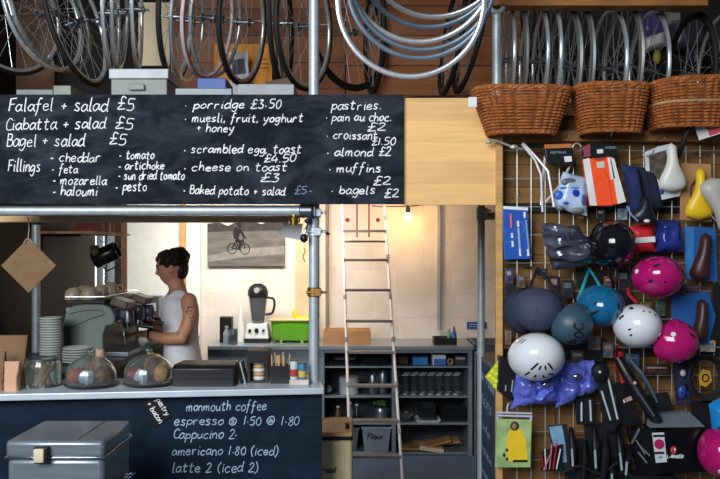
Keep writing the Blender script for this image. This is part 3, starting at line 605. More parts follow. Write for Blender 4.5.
# lid dispenser
a = P(247,351,3.7); b = P(268,386,3.7); t = thing('lid_dispenser', 'tall black open fronted dispenser of cup lids', 'dispenser', ((a.x+b.x)/2,3.76,LZ))
m = MB(); x0,x1,zt = a.x,b.x,a.z; m.bb((x0,3.70,LZ),(x0+.014,3.84,zt)).bb((x1-.014,3.70,LZ),(x1,3.84,zt)).bb((x0+.014,3.82,LZ),(x1-.014,3.84,zt)).bb((x0+.014,3.70,zt-.055),(x1-.014,3.82,zt)).bb((x0+.014,3.70,LZ),(x1-.014,3.82,LZ+.008)); m.build('case', black, t, smooth=False)
for k in range(5):
    c = Vector(((x0+x1)/2,3.755,LZ+.0085+k*.0185)); tag(MB().lathe([(.0,0),(.028,0),(.031,.004),(.031,.008),(.027,.017),(0,.0178)], c, 20).build('cup_lid', [M('lid_white',(206,200,190),.5),M('lid_tan',(176,140,100),.6)][k%2], loc=c), ['white','tan','white','tan','white'][k]+' cup lid in the black dispenser, '+['lowest','second','third','fourth','topmost'][k]+' of its stack', 'lid', 'cup lids in the dispenser')
# stirrer tub
a = P(270,366,3.68); b = P(289,386,3.68); t = thing('stirrer_tub', 'black square tub of wooden stirrers beside the lid dispenser', 'tub', ((a.x+b.x)/2,3.72,LZ)); x0,x1,zt = a.x,b.x,a.z
m = MB(); m.bb((x0,3.68,LZ),(x1,3.684,zt)).bb((x0,3.764,LZ),(x1,3.768,zt)).bb((x0,3.684,LZ),(x0+.004,3.764,zt)).bb((x1-.004,3.684,LZ),(x1,3.764,zt)).bb((x0+.004,3.684,LZ),(x1-.004,3.764,LZ+.004)); m.build('tub', black, t, smooth=False)
for k in range(16):
    q = Vector((x0+.01+(x1-x0-.02)*((k*7)%16)/15, 3.695+.055*((k*5)%16)/15, LZ+.005)); q2 = q+Vector((random.uniform(-.012,.014), random.uniform(-.008,.008), .113+random.uniform(0,.02)))
    tag(MB().tube([q,q2], .0032, 6).build('wooden_stirrer', M('stirrer_wood', (206,172,124), .7), loc=q), 'thin wooden stirrer in the black square tub', 'stirrer', 'stirrers in the tub')
def can(px, ptop, Y, r, z, label, mat, band=None, nm='tin_can', cat='can', top=dsteel, grp=None):
    c = on(px, Y, z); h = P(px, ptop, Y).z-z; t = thing(nm, label, cat, c, grp)
    MB().lathe([(0,0),(r*.94,0),(r,.004),(r,h-.004),(r*.94,h),(0,h)], c, 20).build('body', mat, t)
    MB().lathe([(r*.9,h),(r*.98,h+.001),(r*.98,h+.004),(r*.86,h+.004)], c, 20, caps=False).build('rim', top, t)
    if band: MB().lathe([(r+.0004,h*.15),(r+.0012,h*.16),(r+.0012,h*.55),(r+.0004,h*.56)], c, 20, caps=False).build('label', band, t)
    return t
tag(MB().bb((P(289.5,0,3.64).x,3.63,LZ),(P(309,0,3.64).x,3.70,P(0,380,3.63).z)).build('card_box', M('pale_card_box', (196,186,176), .7, 0, .2, 20), loc=on(300,3.66), bevel=.003), 'pale flat card box under the two small cans', 'box')
bz = P(0,380,3.63).z
can(294,361,3.66,.018,bz,'small white and red can on the pale box near the scaffold pole',M('can_white',(190,204,206),.4),M('can_red',(168,60,54),.5))
can(302.5,364,3.66,.018,bz,'small blue and yellow can on the pale box near the scaffold pole',M('can_blue',(60,120,160),.4),M('can_yellow',(196,180,80),.5))
# ---------------------------------------------------------------- kraft card hung at the left
c = P(28.5,265.5,3.80); kc = thing('kraft_card', 'square kraft card hanging by its corner from the hatch beam', 'card', c-Vector((0,0,.13)))
h = 27.5*3.8/F; MB().prism([c+Vector((0,0,h)),c+Vector((-h,0,0)),c+Vector((0,0,-h)),c+Vector((h,0,0))], (0,.006,0)).build('sheet', kraft, kc, smooth=False)
MB().tube(line([P(28,239,3.797),P(29,228,3.80),P(28,217,3.90)]), .0025, 6).build('string', M('string', (176,164,146), .9), kc)
m = MB(); q = P(28,241,3.795); m.tube([q+Vector((-.02,0,-.012)),q+Vector((-.008,0,.008)),q+Vector((.01,0,.008)),q+Vector((.024,0,-.012))], .004, 6); m.build('clip', M('clip', (150,120,100), .5), kc)
# small things by the corner of the hatch
q = P(293,231,4.0); w_ = thing('paper_sheet', 'white paper sheet hanging at the corner under the horizontal tube', 'paper', q-Vector((0,0,.06)))
MB().prism([P(283.5,222.5,4.0),P(281,236.5,4.0),P(300,240.5,4.0),P(303,224,4.0)], (0,.002,0)).build('sheet', white, w_, smooth=False)
q = P(304,238,3.66); w_ = thing('bicycle_horn', 'black rubber horn bulb hanging on the scaffold pole', 'horn', q-Vector((0,0,.022)))
MB().ell(q, (.018,.018,.021), 16, 12).build('bulb', black, w_); MB().tube([q+Vector((0,0,.019)),P(306,229,3.66),P(309,222,3.68)], .006, 10).build('pipe', chrome, w_)
m = MB(); q = P(308,221,3.67); m.ell(q, (.016,.014,.013), 14, 10); tag(m.build('cable_knot', black, loc=q), 'black knot of cable where the tube meets the pole', 'cable')
m = MB(); m.tube(line([P(319,231,3.70),P(325,231,3.72),P(329,234,3.72)]), .004, 6); m.ell(P(328,234,3.72), (.009,.009,.007), 10, 8); tag(m.build('hook', black, loc=P(319,231,3.7)), 'small black hook clipped to the scaffold pole', 'hook')
m = MB(); m.tube([P(304,248,4.6),Vector((P(304,0,4.6).x,4.6,2.22))], .001, 4); m.tube(line([P(304,248,4.6),P(305,252,4.6),P(303,256,4.6),P(305,262,4.6)]), .003, 6)
tag(m.build('hanging_chain', M('rust', (120,72,40), .7), loc=P(304,262,4.6)), 'short rusty chain hanging beside the picture', 'chain')

# ---------------------------------------------------------------- coffee side
cw = thing('coffee_bench', 'dark bench along the boarded wall under the coffee machine', 'bench', (-1.6,5.0,0))
MB().bb((-1.99,4.12,.965),(-1.30,5.9,1.0)).build('bench_top', M('dark_laminate', (56,56,60), .5), cw, smooth=False); MB().bb((-1.97,4.2,0),(-1.37,5.85,.965)).build('cabinet', M('dark_cabinet', (44,42,44), .7), cw, smooth=False)
Ym = 4.46; mc = thing('coffee_machine', 'large espresso machine with pale curved side panel and cups on top', 'coffee machine', on(88,4.8,1.0))
green = M('pale_green_metal', (108,120,112), .35, .1, .05)
def mside(y0, dy, sc=1):
    o = [(63,356),(62,330),(65,314),(72,306),(88,303),(103,304),(111,308),(115,317),(114,324),(106,326),(103,334),(103,356)]
    pts = [P(x,y,Ym) for x,y in o]
    return MB().prism([Vector((p.x,y0,max(p.z,1.001))) for p in pts], (0,dy,0))
mside(4.46,.03).build('side_panel', green, mc, bevel=.006); mside(5.16,.03).build('side_panel', green, mc, bevel=.006)
pl = lambda x,y: P(x,y,Ym)
m = MB(); m.bb((pl(64,0).x,4.49,1.03),(pl(102,0).x,5.16,pl(0,308).z)); m.bb((pl(70,0).x,4.49,pl(0,322).z),(pl(112,0).x,5.16,pl(0,309).z)); m.build('body', dsteel, mc, smooth=False)
m = MB(); m.bb((pl(66,0).x,4.44,pl(0,303.5).z),(pl(106,0).x,5.2,pl(0,300.5).z)); m.build('cup_tray', black, mc, bevel=.003)
m = MB(); zr = pl(0,297).z; m.tube([(pl(67,0).x,4.45,zr),(pl(105,0).x,4.45,zr),(pl(105,0).x,5.19,zr),(pl(67,0).x,5.19,zr)], .004, 6, closed=True); m.build('rail', chrome, mc)
MB().tube(line([P(70,328,4.457),P(90,319,4.457),P(104,314,4.457),P(98,310,4.457),P(82,311,4.457),P(70,314,4.457)]), .0022, 6).build('panel_line', M('line_dark', (70,76,74), .5), mc)
MB().bb((pl(100,0).x,4.47,1.004),(pl(128,0).x,5.17,1.03)).build('drip_tray', dsteel, mc, bevel=.003)
for k,y in enumerate((4.62,4.84,5.06)):
    q = Vector((pl(120,0).x,y,pl(0,320).z)); m = MB(); m.lathe([(.03,-.03),(.034,-.028),(.034,.02),(.028,.045),(0,.046)], q, 20); m.bb((q.x-.09,y-.03,q.z+.0),(q.x,y+.03,q.z+.045)); g_ = m.build('group_head', dsteel, mc, bevel=.003)
    m = MB(); m.lathe([(.0,-.058),(.026,-.055),(.032,-.031),(.0,-.03)], q, 18); m.build('portafilter', chrome, g_)
    m = MB(); m.tube([q+Vector((.03,-.0,-.042)),q+Vector((.06,-.005,-.045)),q+Vector((.15,-.01,-.055))], [.008,.011,.013], 10); m.build('handle', black, g_)
for k,y in enumerate((4.55,4.95)):
    q = P(118,304,4.46); q.y = y; MB().box(q, (.10,.16,.045), Ry(18)).build('control_panel', M('brown_panel', (96,88,78), .3, .5), mc, bevel=.008)
MB().tube(line([P(112,322,4.5),P(122,326,4.5),P(125,345,4.5)]), .004, 6).build('steam_wand', chrome, mc)
# cups upside down on machine
zc = pl(0,300.5).z+.0005; cupm = M('stoneware', (158,144,124), .4, 0, .06)
def make_cup(label, grp, c, r, h, mat, nm='coffee_cup', cat='cup', handle=True):
    t = thing(nm, label, cat, c, grp)
    MB().lathe([(r,0),(r*.98,h*.35),(r*.85,h*.75),(r*.5,h*.97),(r*.45,h),(r*.42,h),(r*.4,h*.95),(r*.8,h*.72),(r*.93,h*.3),(r*.95,0)], c, 24, caps=False).build('bowl', mat, t)
    MB().lathe([(0,h*.94),(r*.42,h*.945),(r*.42,h*.95),(0,h*.955)], c, 18).build('foot', mat, t)
    if handle: MB().tube(line([Vector(c)+Vector((r*.92,0,h*.25)),Vector(c)+Vector((r*1.5,0,h*.3)),Vector(c)+Vector((r*1.45,0,h*.7)),Vector(c)+Vector((r*.85,0,h*.72))]), .005, 6).build('handle', mat, t)
    return t
for px,Y,r,h,l in [(74,4.55,.052,.066,'first upturned cup on the coffee machine, nearest the dark wall'),(90,4.56,.05,.07,'upturned cup at the front middle of the coffee machine top'),(101,4.72,.05,.075,'upturned cup at the front corner of the machine near the control panels'),(84,4.78,.05,.068,'upturned cup in the second row on the machine'),(111,5.08,.05,.078,'upturned cup at the back of the machine in front of the window')]:
    make_cup(l, 'upturned cups on the coffee machine', Vector(((px-360)*Y/F, Y, zc)), r, h, cupm)
def saucer_stack(px, Y, r, n, dz, nm, lab, grp, mat):
    c = on(px, Y, 1.0); base = None
    for k in range(n):
        q = c+Vector((random.uniform(-.002,.002),random.uniform(-.002,.002),k*dz))
        if base is None: base = tag(MB().lathe([(0,0),(r*.6,0),(r*.68,.001),(r,dz*1.3),(r,dz*1.75),(r*.9,dz*1.7),(r*.6,dz*.9),(0,dz*.9)], q, 28).build(nm, mat, loc=q), lab, 'plate', grp)
        else: b_ = base.copy(); b_.location = q; COL.objects.link(b_)
saucer_stack(51.5,4.3,.062,17,.0135,'saucer','white saucer in the tall stack beside the coffee machine','tall stack of saucers',M('saucer_white', (172,176,168), .35))
saucer_stack(77.5,4.2,.076,6,.0135,'side_plate','white side plate in the low stack in front of the coffee machine','low stack of side plates',M('plate_white', (168,174,170), .35))
# wall shelf with books
sh = thing('wall_shelf', 'wooden shelf on the boarded wall above the window', 'shelf', (-1.8,5.3,1.70)); MB().bb((-1.995,4.9,1.70),(-1.63,5.68,1.716)).build('board', M('shelf_wood', (160,120,84), .6, 0, .2, 8), sh, smooth=False)
MB().bb((-1.995,5.0,1.60),(-1.98,5.03,1.70)).bb((-1.98,5.0,1.685),(-1.75,5.03,1.70)).build('bracket', dull, sh, smooth=False)
bc = [(120,46,30),(70,40,34),(176,104,50),(60,50,44),(132,30,34),(196,180,150),(40,44,60),(150,80,40),(92,30,34)]
y = 5.05
for k,cc in enumerate(bc):
    wd = .03+.012*((k*5)%3); o = MB().bb((-1.80,y,1.7165),(-1.655,y+wd,1.7165+.10+.015*((k*7)%3))).build('book', M('book_%d' % k, cc, .7), loc=(-1.72,y+wd/2,1.7165), smooth=False, bevel=.002)
    tag(o, ['dark red','brown','orange','grey brown','crimson','cream','navy','tan','maroon'][k]+' book standing on the shelf above the window', 'book', 'books on the wall shelf'); y += wd+.004
# hanging jug
q = P(106,255,5.35); jg = thing('steel_jug', 'black jug hanging tilted from the wall shelf in front of the window', 'jug', q-Vector((0,0,.07)))
RR = Ry(66); MB().lathe([(0,-.085),(.058,-.085),(.06,-.08),(.06,.08),(.057,.084),(.054,.084),(.054,-.078),(0,-.078)], q, 26, RR).build('body', M('black_enamel', (30,30,34), .25, .2), jg)
MB().tube([q+RR@Vector((.058,0,-.05)),q+RR@Vector((.10,0,-.04)),q+RR@Vector((.10,0,.05)),q+RR@Vector((.058,0,.06))], .006, 8).build('handle', black, jg)
MB().tube(line([q+RR@Vector((-.10,0,.0)),q+Vector((.0,0,.09)),Vector((q.x,5.35,1.70))]), .003, 6).build('hook', dsteel, jg)
for px,Y,l in [(95,5.3,'small round tin cup hanging beside the black jug'),(118,5.5,'small pale cup hanging at the shelf end beside the black jug')]:
    c = P(px,251,Y); t = thing('hanging_cup', l, 'cup', c-Vector((0,0,.03))); MB().lathe([(0,-.03),(.02,-.028),(.028,.0),(.029,.03),(.027,.03),(.026,.0),(0,-.024)], c, 18, Rx(30)).build('bowl', M('cup_tan', (136,116,96), .5), t); MB().tube([c+Vector((0,0,.03)),(c.x,Y,1.70)], .002, 5).build('hook', dsteel, t)
# things behind the barista's hands
cart = thing('side_table', 'small grey table behind the barista arm', 'table', (-1.5,6.2,0)); MB().bb((-1.72,5.95,.90),(-1.28,6.4,.92)).build('table_top', steel, cart, smooth=False)
for sx in (-1.70,-1.30):
    for sy in (5.97,6.38): MB().bb((sx-.015,sy-.015,0),(sx+.015,sy+.015,.90)).build('leg', steel, cart, smooth=False)
a = P(147,296,6.0); b = P(159,318,6.0); gr_ = thing('dispenser_box', 'grey towel dispenser with white label behind the barista', 'dispenser', ((a.x+b.x)/2,6.07,.92)); MB().bb((a.x,6.0,.92),(b.x,6.12,a.z)).build('case', M('slate_plastic', (86,94,106), .4), gr_, bevel=.005); card(149,303,156,311,5.996,.003).build('label', white, gr_, smooth=False)
can(151,319,5.95,.028,.92,'red paper cup standing in front of the grey dispenser',M('red_paper',(178,62,46),.6),None,'paper_cup','cup',M('cup_white',(214,210,204),.5))
a = P(159,300,6.05); tag(MB().bb((a.x+.01,6.05,.92),(a.x+.07,6.15,P(0,322,6.05).z)).build('carton', M('carton_white', (206,196,196), .6), loc=(a.x+.04,6.1,.92), bevel=.003), 'white carton beside the grey dispenser behind the barista', 'carton')
# ---------------------------------------------------------------- workbench along the back wall
Yb = 6.22; WT = .855
bx0 = P(208,0,Yb).x; bx1 = P(474,0,Yb).x
wb_ = tag(MB().bb((bx0,Yb-.02,WT-.03),(bx1,6.74,WT)).build('steel_worktop', M('worktop_steel', (150,158,166), .3, .55, .12, 6), loc=((bx0+bx1)/2,6.5,WT-.03), smooth=False, bevel=.003), 'long steel worktop along the back wall', 'worktop')
cb = thing('shelf_unit', 'grey open shelf unit under the long steel worktop', 'shelving', ((bx0+bx1)/2,6.45,0)); cg = M('grey_unit', (112,124,132), .5, .2)
u = lambda px: P(px,0,Yb).x; zr = lambda r: P(0,r,Yb).z
xs = [bx0+.01, u(322), u(393.5), u(470)]
for x in xs: MB().bb((x-.012,Yb,0),(x+.018,6.72,WT-.0305)).build('upright', cg, cb, smooth=False)
MB().bb((bx0+.03,6.70,.02),(bx1-.04,6.735,WT-.031)).build('back_panel', M('unit_back', (70,76,82), .7), cb, smooth=False)
MB().bb((bx0+.03,Yb,.02),(xs[1]-.013,Yb+.015,WT-.031)).build('door', cg, cb, smooth=False)
MB().bb((xs[1]+.02,Yb,WT-.055),(xs[3]-.014,Yb+.02,WT-.031)).build('front_rail', cg, cb, smooth=False)
SH = {}
for k,r in enumerate((366.5,396.5,423.5,455)):
    z = max(zr(r), .02)
    for i in (1,2): MB().bb((xs[i]+.0185,Yb+.01,z-.012),(xs[i+1]-.0125,6.70,z)).build('shelf', M('shelf_steel', (128,140,148), .4, .4), cb, smooth=False)
    SH[k] = z
s0,s1,s2,s3 = SH[0],SH[1],SH[2],SH[3]
# left bay
def tray(px0, px1, Y, z, h, label, mat, dep=.3, nm='oven_tray', grp=None, cat='tray'):
    a = on(px0,Y,z); b = on(px1,Y,z); m = MB(); x0,x1 = a.x,b.x; t_ = .004
    m.loft([[Vector((x0+.02,Y+.02,z)),Vector((x1-.02,Y+.02,z)),Vector((x1-.02,Y+dep-.02,z)),Vector((x0+.02,Y+dep-.02,z))],[Vector((x0,Y,z+h)),Vector((x1,Y,z+h)),Vector((x1,Y+dep,z+h)),Vector((x0,Y+dep,z+h))],[Vector((x0+t_,Y+t_,z+h)),Vector((x1-t_,Y+t_,z+h)),Vector((x1-t_,Y+dep-t_,z+h)),Vector((x0+t_,Y+dep-t_,z+h))],[Vector((x0+.024,Y+.024,z+t_)),Vector((x1-.024,Y+.024,z+t_)),Vector((x1-.024,Y+dep-.024,z+t_)),Vector((x0+.024,Y+dep-.024,z+t_))]])
    return tag(m.build(nm, mat, loc=((x0+x1)/2,Y+dep/2,z), smooth=False), label, cat, grp)
dk = M('dark_tin', (44,48,54), .45, .5)
tray(330,358,6.28,s0,.03,'dark oven tray on the top shelf behind the ladder', dk); tray(362,388,6.28,s0,.045,'deeper dark tin on the top shelf, inside the ladder rails', dk); tray(333,356,6.30,s0+.036,.02,'pale tray lying on the dark oven tray', M('pale_tin',(120,130,138),.4,.5))
can(349,377,6.35,.078,s1,'white food tub with yellow lid on the middle shelf behind the ladder',M('tub_white',(170,176,180),.5),None,'food_tub','tub',M('lid_yellow',(206,160,70),.5))
for px,r,pt,l in [(373,.045,374,'small dark pot on the middle shelf inside the ladder'),(383,.04,372,'small steel pot on the middle shelf by the unit upright')]:
    can(px,pt,6.34,r,s1,l,dsteel,None,'cooking_pot','pot')
c = on(327.5,6.32,s1); tag(MB().lathe([(0,-.04),(.04,-.04),(.044,0),(.034,.004),(.03,-.03),(0,-.032)], c+Vector((0,0,.044)), 22, Rx(80)).build('black_bowl', black, loc=c), 'black bowl lying on its side at the end of the middle shelf', 'bowl')
for px,pt,l in [(350,402,'small bottle on the lower shelf inside the ladder'),(357,404,'dark small bottle on the lower shelf inside the ladder'),(338,406,'brown jar on the lower shelf beside the bin')]:
    c = on(px,6.36,s2); h = P(px,pt,6.36).z-s2; t = thing('small_bottle', l, 'bottle', c); MB().lathe([(0,0),(.024,0),(.025,h*.55),(.011,h*.75),(.011,h*.9),(0,h*.9)], c, 18).build('body', [M('bot_grey',(120,130,136),.2),M('bot_dark',(40,42,46),.3),M('bot_brown',(96,66,44),.4)][0 if px==350 else 1 if px==357 else 2], t); MB().lathe([(0,h*.9),(.013,h*.9),(.013,h),(0,h)], c, 14).build('cap', white, t)
can(381,407,6.36,.055,s2,'steel pan on the lower shelf inside the ladder',M('pan_steel',(150,158,164),.3,.8),None,'steel_pan','pan')
c = on(380,6.36,P(0,407,6.36).z+.005); m = MB()
for k in range(26):
    a = random.uniform(0,2*PI); r_ = random.uniform(.0,.045); q = c+Vector((r_*math.cos(a),r_*math.sin(a),.012+random.uniform(0,.03))); m.ell(q, (.018,.010,.012), 8, 6, Rz(math.degrees(a)))
tag(m.build('salad_leaves', M('leaf_green', (70,110,46), .6, 0, .3, 20), loc=c), 'green salad leaves piled in the steel pan', 'leaves')
# grey tub with writing
def tub(px0, px1, pt, Y, z, label, mat, dep=.26):
    a = on(px0,Y,z); b = on(px1,Y,z); zt = P(0,pt,Y).z; t = thing('plastic_tub', label, 'tub', ((a.x+b.x)/2,Y+dep/2,z)); x0,x1 = a.x,b.x; i = .02
    R = lambda z,o: [Vector((x0+o,Y+o,z)),Vector((x1-o,Y+o,z)),Vector((x1-o,Y+dep-o,z)),Vector((x0+o,Y+dep-o,z))]
    MB().loft([R(z,i),R(zt,0),R(zt,.005),R(z+.006,i+.005)]).build('body', mat, t, bevel=.006); m = MB(); m.loft([R(zt-.012,-.006),R(zt+.002,-.006),R(zt+.002,.002),R(zt-.012,.002)], caps=False, closed=True); m.build('rim', mat, t, smooth=False); return t
t = tub(362,391,427,6.24,s3,'grey plastic tub with handwriting at the bottom behind the ladder',M('tub_grey',(132,142,152),.5)); chalk('Flour',367,384,439,3.0,plane_map(6.235),t,M('marker_black',(26,28,34),.7),0,.7,name='marker_lettering')
tub(338,359,428,6.30,s3,'darker plastic tub at the bottom beside the cream bin',M('tub_dark',(92,98,106),.5))
# right bay
boxthing('card_carton','plain blue carton on the top shelf of the unit','box',413,357.5,428,366,6.3,.14,M('sky_blue_card',(40,130,196),.5),zb=s0)
t = boxthing('card_carton','white and blue carton on the top shelf of the unit','box',432.5,355,446,366,6.3,.14,M('white_blue_card',(186,200,220),.5),zb=s0); card(434,359,446,365,6.297,.003).build('label', M('mid_blue',(54,104,180),.5), t, smooth=False)
t = boxthing('card_carton','dark carton with pale stripe on the top shelf near the upright','box',455,356,466,366,6.3,.14,M('dark_card',(44,46,52),.5),zb=s0); card(456,357.5,465,359.5,6.297,.003).build('label', M('pale_stripe',(150,156,160),.5), t, smooth=False)
c = on(450,6.33,s0); tag(MB().lathe([(.012,-.02),(.026,-.02),(.026,.02),(.012,.02)], c+Vector((0,0,.026)), 18, Rx(90), caps=False).build('tape_roll', M('tape_tan',(140,116,80),.6), loc=c), 'roll of tape standing between the white and dark cartons', 'tape')
tag(MB().box(on(402,6.36,s0)+Vector((0,0,.03)),(.10,.12,.06),Ry(-6)).build('dark_pouch', M('brown_pouch',(54,44,42),.7), loc=on(402,6.36,s0), bevel=.012), 'dark brown pouch at the inner end of the top shelf', 'pouch')
gt = None
for k in range(14):
    px = 405+4.6*(k//2)*2*.92+(2 if k % 2 else 0); Y = 6.30 if k % 2 == 0 else 6.40; c = on(px,Y,s1); h = .155 if k < 10 else .14
    r = .027
    if gt is None:
        glass2 = M('thin_glass',(70,80,86),.05,0,.03,alpha=.14); gt = thing('glass_tumbler','clear drinking glass standing in the row on the middle shelf','glass',c,'glasses on the unit shelf'); MB().lathe([(0,0),(r*.8,0),(r,h),(r-.003,h),(r*.8-.003,.008),(0,.008)], c, 18, caps=False).build('bowl', glass2, gt); rb_ = M('painted_glass_glint',(176,190,198),.1,0,.05); MB().tube([c+Vector((r*math.cos(a),r*math.sin(a),h)) for a in [2*PI*j/20 for j in range(20)]], .0022, 5, closed=True).build('rim', rb_, gt); MB().lathe([(0,.001),(r*.72,.001),(r*.78,.006),(r*.7,.012),(0,.013)], c, 18).build('base', rb_, gt)  # opaque pale rim and base paint in the bright edges of the glass
    else: dup(gt, loc=c)
can(398.5,372,6.33,.02,s1,'clear bottle standing at the inner end of the glasses row',glass,None,'glass_bottle','bottle')
c = on(405,6.32,s2); tag(MB().lathe([(0,0),(.03,0),(.055,.03),(.064,.06),(.06,.06),(.05,.03),(.028,.006),(0,.006)], c, 24, caps=False).build('glass_bowl', glass, loc=c), 'glass bowl on the lower shelf beside the tray stacks', 'bowl')
tray(416,441,6.23,s2,.02,'white tray under the narrower stack of dark trays', white, .2)
for k in range(6): tray(419,436,6.26,s2+.021+k*.017,.016,'dark tray in the narrower stack on the lower shelf', M('slate_tray',(64,76,84),.5), .2, grp='narrow stack of trays')
for k in range(6): tray(441,467,6.27,s2+k*.02,.019,'dark tray in the wider stack on the lower shelf', M('black_tray',(48,54,60),.5), .3, grp='wide stack of trays')
for k,(px0,py0,px1,py1,Y,rt,l) in enumerate([(398,446,452,449,6.30,-14,'long cardboard sheet leaning in the bottom of the unit, topmost'),(408,444,460,447,6.36,-8,'cardboard sheet under the topmost leaning sheet'),(414,449,462,452,6.42,-3,'cardboard sheet lying flat at the bottom of the unit'),(420,446,444,454,6.24,8,'pale folded carton piece at the front of the unit bottom'),(400,453,424,455,6.26,0,'short cardboard offcut flat on the bottom shelf')]):
    a = P(px0,py0,Y); b = P(px1,py1,Y); c = (a+b)/2; c.z = max(c.z, s3+.02+.0)
    tag(MB().box(c+Vector((0,.08,0)), (b.x-a.x,.16,abs(a.z-b.z)*.35+.004), Ry(rt)).build('cardboard_sheet', cardb if k != 3 else M('pale_cardboard',(196,176,146),.8), loc=c, smooth=False), l, 'cardboard')
# on the worktop
def opentray(px0,px1,pt,Y,dep,z,name,label,mat,cat):
    a = on(px0,Y,z); b = on(px1,Y,z); zt = P(0,pt,Y).z; w_=.012; t = MB(); x0,x1=a.x,b.x
    t.loft([[Vector((x0,Y,z)),Vector((x1,Y,z)),Vector((x1,Y+dep,z)),Vector((x0,Y+dep,z))],[Vector((x0,Y,zt)),Vector((x1,Y,zt)),Vector((x1,Y+dep,zt)),Vector((x0,Y+dep,zt))],[Vector((x0+w_,Y+w_,zt)),Vector((x1-w_,Y+w_,zt)),Vector((x1-w_,Y+dep-w_,zt)),Vector((x0+w_,Y+dep-w_,zt))],[Vector((x0+w_,Y+w_,z+w_)),Vector((x1-w_,Y+w_,z+w_)),Vector((x1-w_,Y+dep-w_,z+w_)),Vector((x0+w_,Y+dep-w_,z+w_))]])
    return tag(t.build(name, mat, loc=((x0+x1)/2,Y+dep/2,z), smooth=False), label, cat)
opentray(323,371,331,6.28,.28,WT+.0005,'wooden_crate','low wooden crate on the worktop behind the ladder',M('crate_wood',(176,128,84),.6,0,.2,8),'crate')
opentray(434,457,338,6.26,.16,WT+.0005,'drainer_tray','flat black drainer tray at the end of the worktop',black,'tray')
c = on(454,6.36,WT+.013); t = thing('spray_bottle','blue bottle with red cap standing in the black drainer tray','bottle',c); MB().lathe([(0,0),(.02,0),(.021,.07),(.010,.09),(.010,.10),(0,.10)], c, 18).build('body', M('blue_liquid',(40,120,170),.2,0,.1), t); MB().lathe([(0,.10),(.011,.10),(.009,.125),(0,.126)], c, 12).build('cap', M('cap_red',(170,90,80),.5), t)
c = on(449,6.36,WT+.013); t = thing('spray_bottle','slim green tinted bottle beside the blue bottle','bottle',c); MB().lathe([(0,0),(.016,0),(.016,.08),(.008,.10),(.008,.108),(0,.108)], c, 16).build('body', M('greenish_liquid',(120,160,130),.2), t); MB().lathe([(0,.108),(.009,.108),(.009,.12),(0,.12)], c, 12).build('cap', white, t)
c = on(443,6.36,WT+.013); tag(MB().lathe([(0,0),(.022,0),(.025,.08),(.023,.08),(.02,.005),(0,.005)], c, 18, caps=False).build('glass_tumbler', glass, loc=c), 'single clear glass standing in the black drainer tray', 'glass')
sgn = tag(card(467,322,486.5,329,6.742,.006).build('blue_sign', M('sign_blue',(40,74,150),.4), loc=P(476,329,6.742), smooth=False), 'small blue sign on the back wall behind the doorway pole', 'sign')
for x0,x1,y in [(469,480,324.5),(469,483,326.8)]: MB().tube([P(x0,y,6.74),P(x1,y,6.74)], .002, 5).build('printed_line', white, sgn)
# sink box beyond
a = on(463,6.1,0); sk = thing('hand_basin','brown boxed hand basin at the end of the workbench','basin',(1.02,6.45,0)); bxa = bx1+.01
MB().bb((bxa,6.3,0),(1.35,6.74,.80)).build('cabinet', M('basin_box',(128,108,96),.6), sk, smooth=False)
MB().loft([[Vector((bxa,6.28,.80)),Vector((1.36,6.28,.80)),Vector((1.36,6.74,.80)),Vector((bxa,6.74,.80))],[Vector((bxa,6.28,.86)),Vector((1.36,6.28,.86)),Vector((1.36,6.74,.86)),Vector((bxa,6.74,.86))],[Vector((bxa+.03,6.31,.86)),Vector((1.33,6.31,.86)),Vector((1.33,6.71,.86)),Vector((bxa+.03,6.71,.86))],[Vector((bxa+.05,6.33,.81)),Vector((1.31,6.33,.81)),Vector((1.31,6.69,.81)),Vector((bxa+.05,6.69,.81))]]).build('bowl', dsteel, sk, smooth=False)
m = MB(); m.tube(line([Vector((1.0,6.7,.86)),Vector((1.0,6.7,.96)),Vector((1.0,6.62,.98)),Vector((1.0,6.58,.94))]), .01, 10); m.build('tap', M('tap_brass',(150,120,90),.3,.8), sk)
m = MB(); m.tube([(1.16,6.7,.86),(1.16,6.7,.92)], .012, 10); m.ell((1.16,6.69,.935), (.035,.02,.014), 12, 8); m.build('tap_handle', M('tap_brass',(150,120,90),.3,.8), sk)
# left end of the worktop: tin, bottle, can, cups, blender, green crate, bananas
Yw = 6.42
a = P(219.5,317,Yw); b = P(231.5,343,Yw); tag(MB().bb((a.x,Yw,WT),(b.x,Yw+.10,a.z)).build('black_canister', black, loc=((a.x+b.x)/2,Yw+.05,WT), bevel=.004), 'tall black canister at the end of the worktop behind the clear bottle', 'canister')
c = on(226.5,6.32,WT); t = thing('clear_bottle','small clear bottle in front of the black canister','bottle',c); MB().lathe([(0,0),(.025,0),(.026,.09),(.012,.115),(.012,.128),(0,.128)], c, 18).build('body', M('frosted_plastic',(176,184,190),.15,0,.05,trans=.5), t); MB().lathe([(0,.128),(.014,.128),(.013,.145),(0,.145)], c, 14).build('cap', M('cap_grey',(150,156,164),.4), t)
can(233.5,329.5,6.30,.033,WT,'ribbed steel can beside the small clear bottle',dsteel,None,'steel_can')
cup = None
for k in range(12):
    c = on(240.5,6.50,WT+k*.0165); r = .043*(1-k*.042)
    if cup is None:
        cup = tag(MB().lathe([(.043,0),(.043,.004),(.031,.105),(0,.105),(0,.102),(.028,.102),(.040,.0)], c, 22, caps=False).build('paper_cup', M('paper_cup_white',(222,224,218),.5), loc=c), 'white paper cup in the tall upturned stack beside the blender', 'cup', 'stack of paper cups')
    else:
        o = cup.copy(); o.location = c; o.scale = (1-.045*k,1-.045*k,1); COL.objects.link(o)
c = on(258,6.5,WT); t = thing('blender','blender with black lid and grey jar on the worktop','blender',c); k_ = 6.5/F
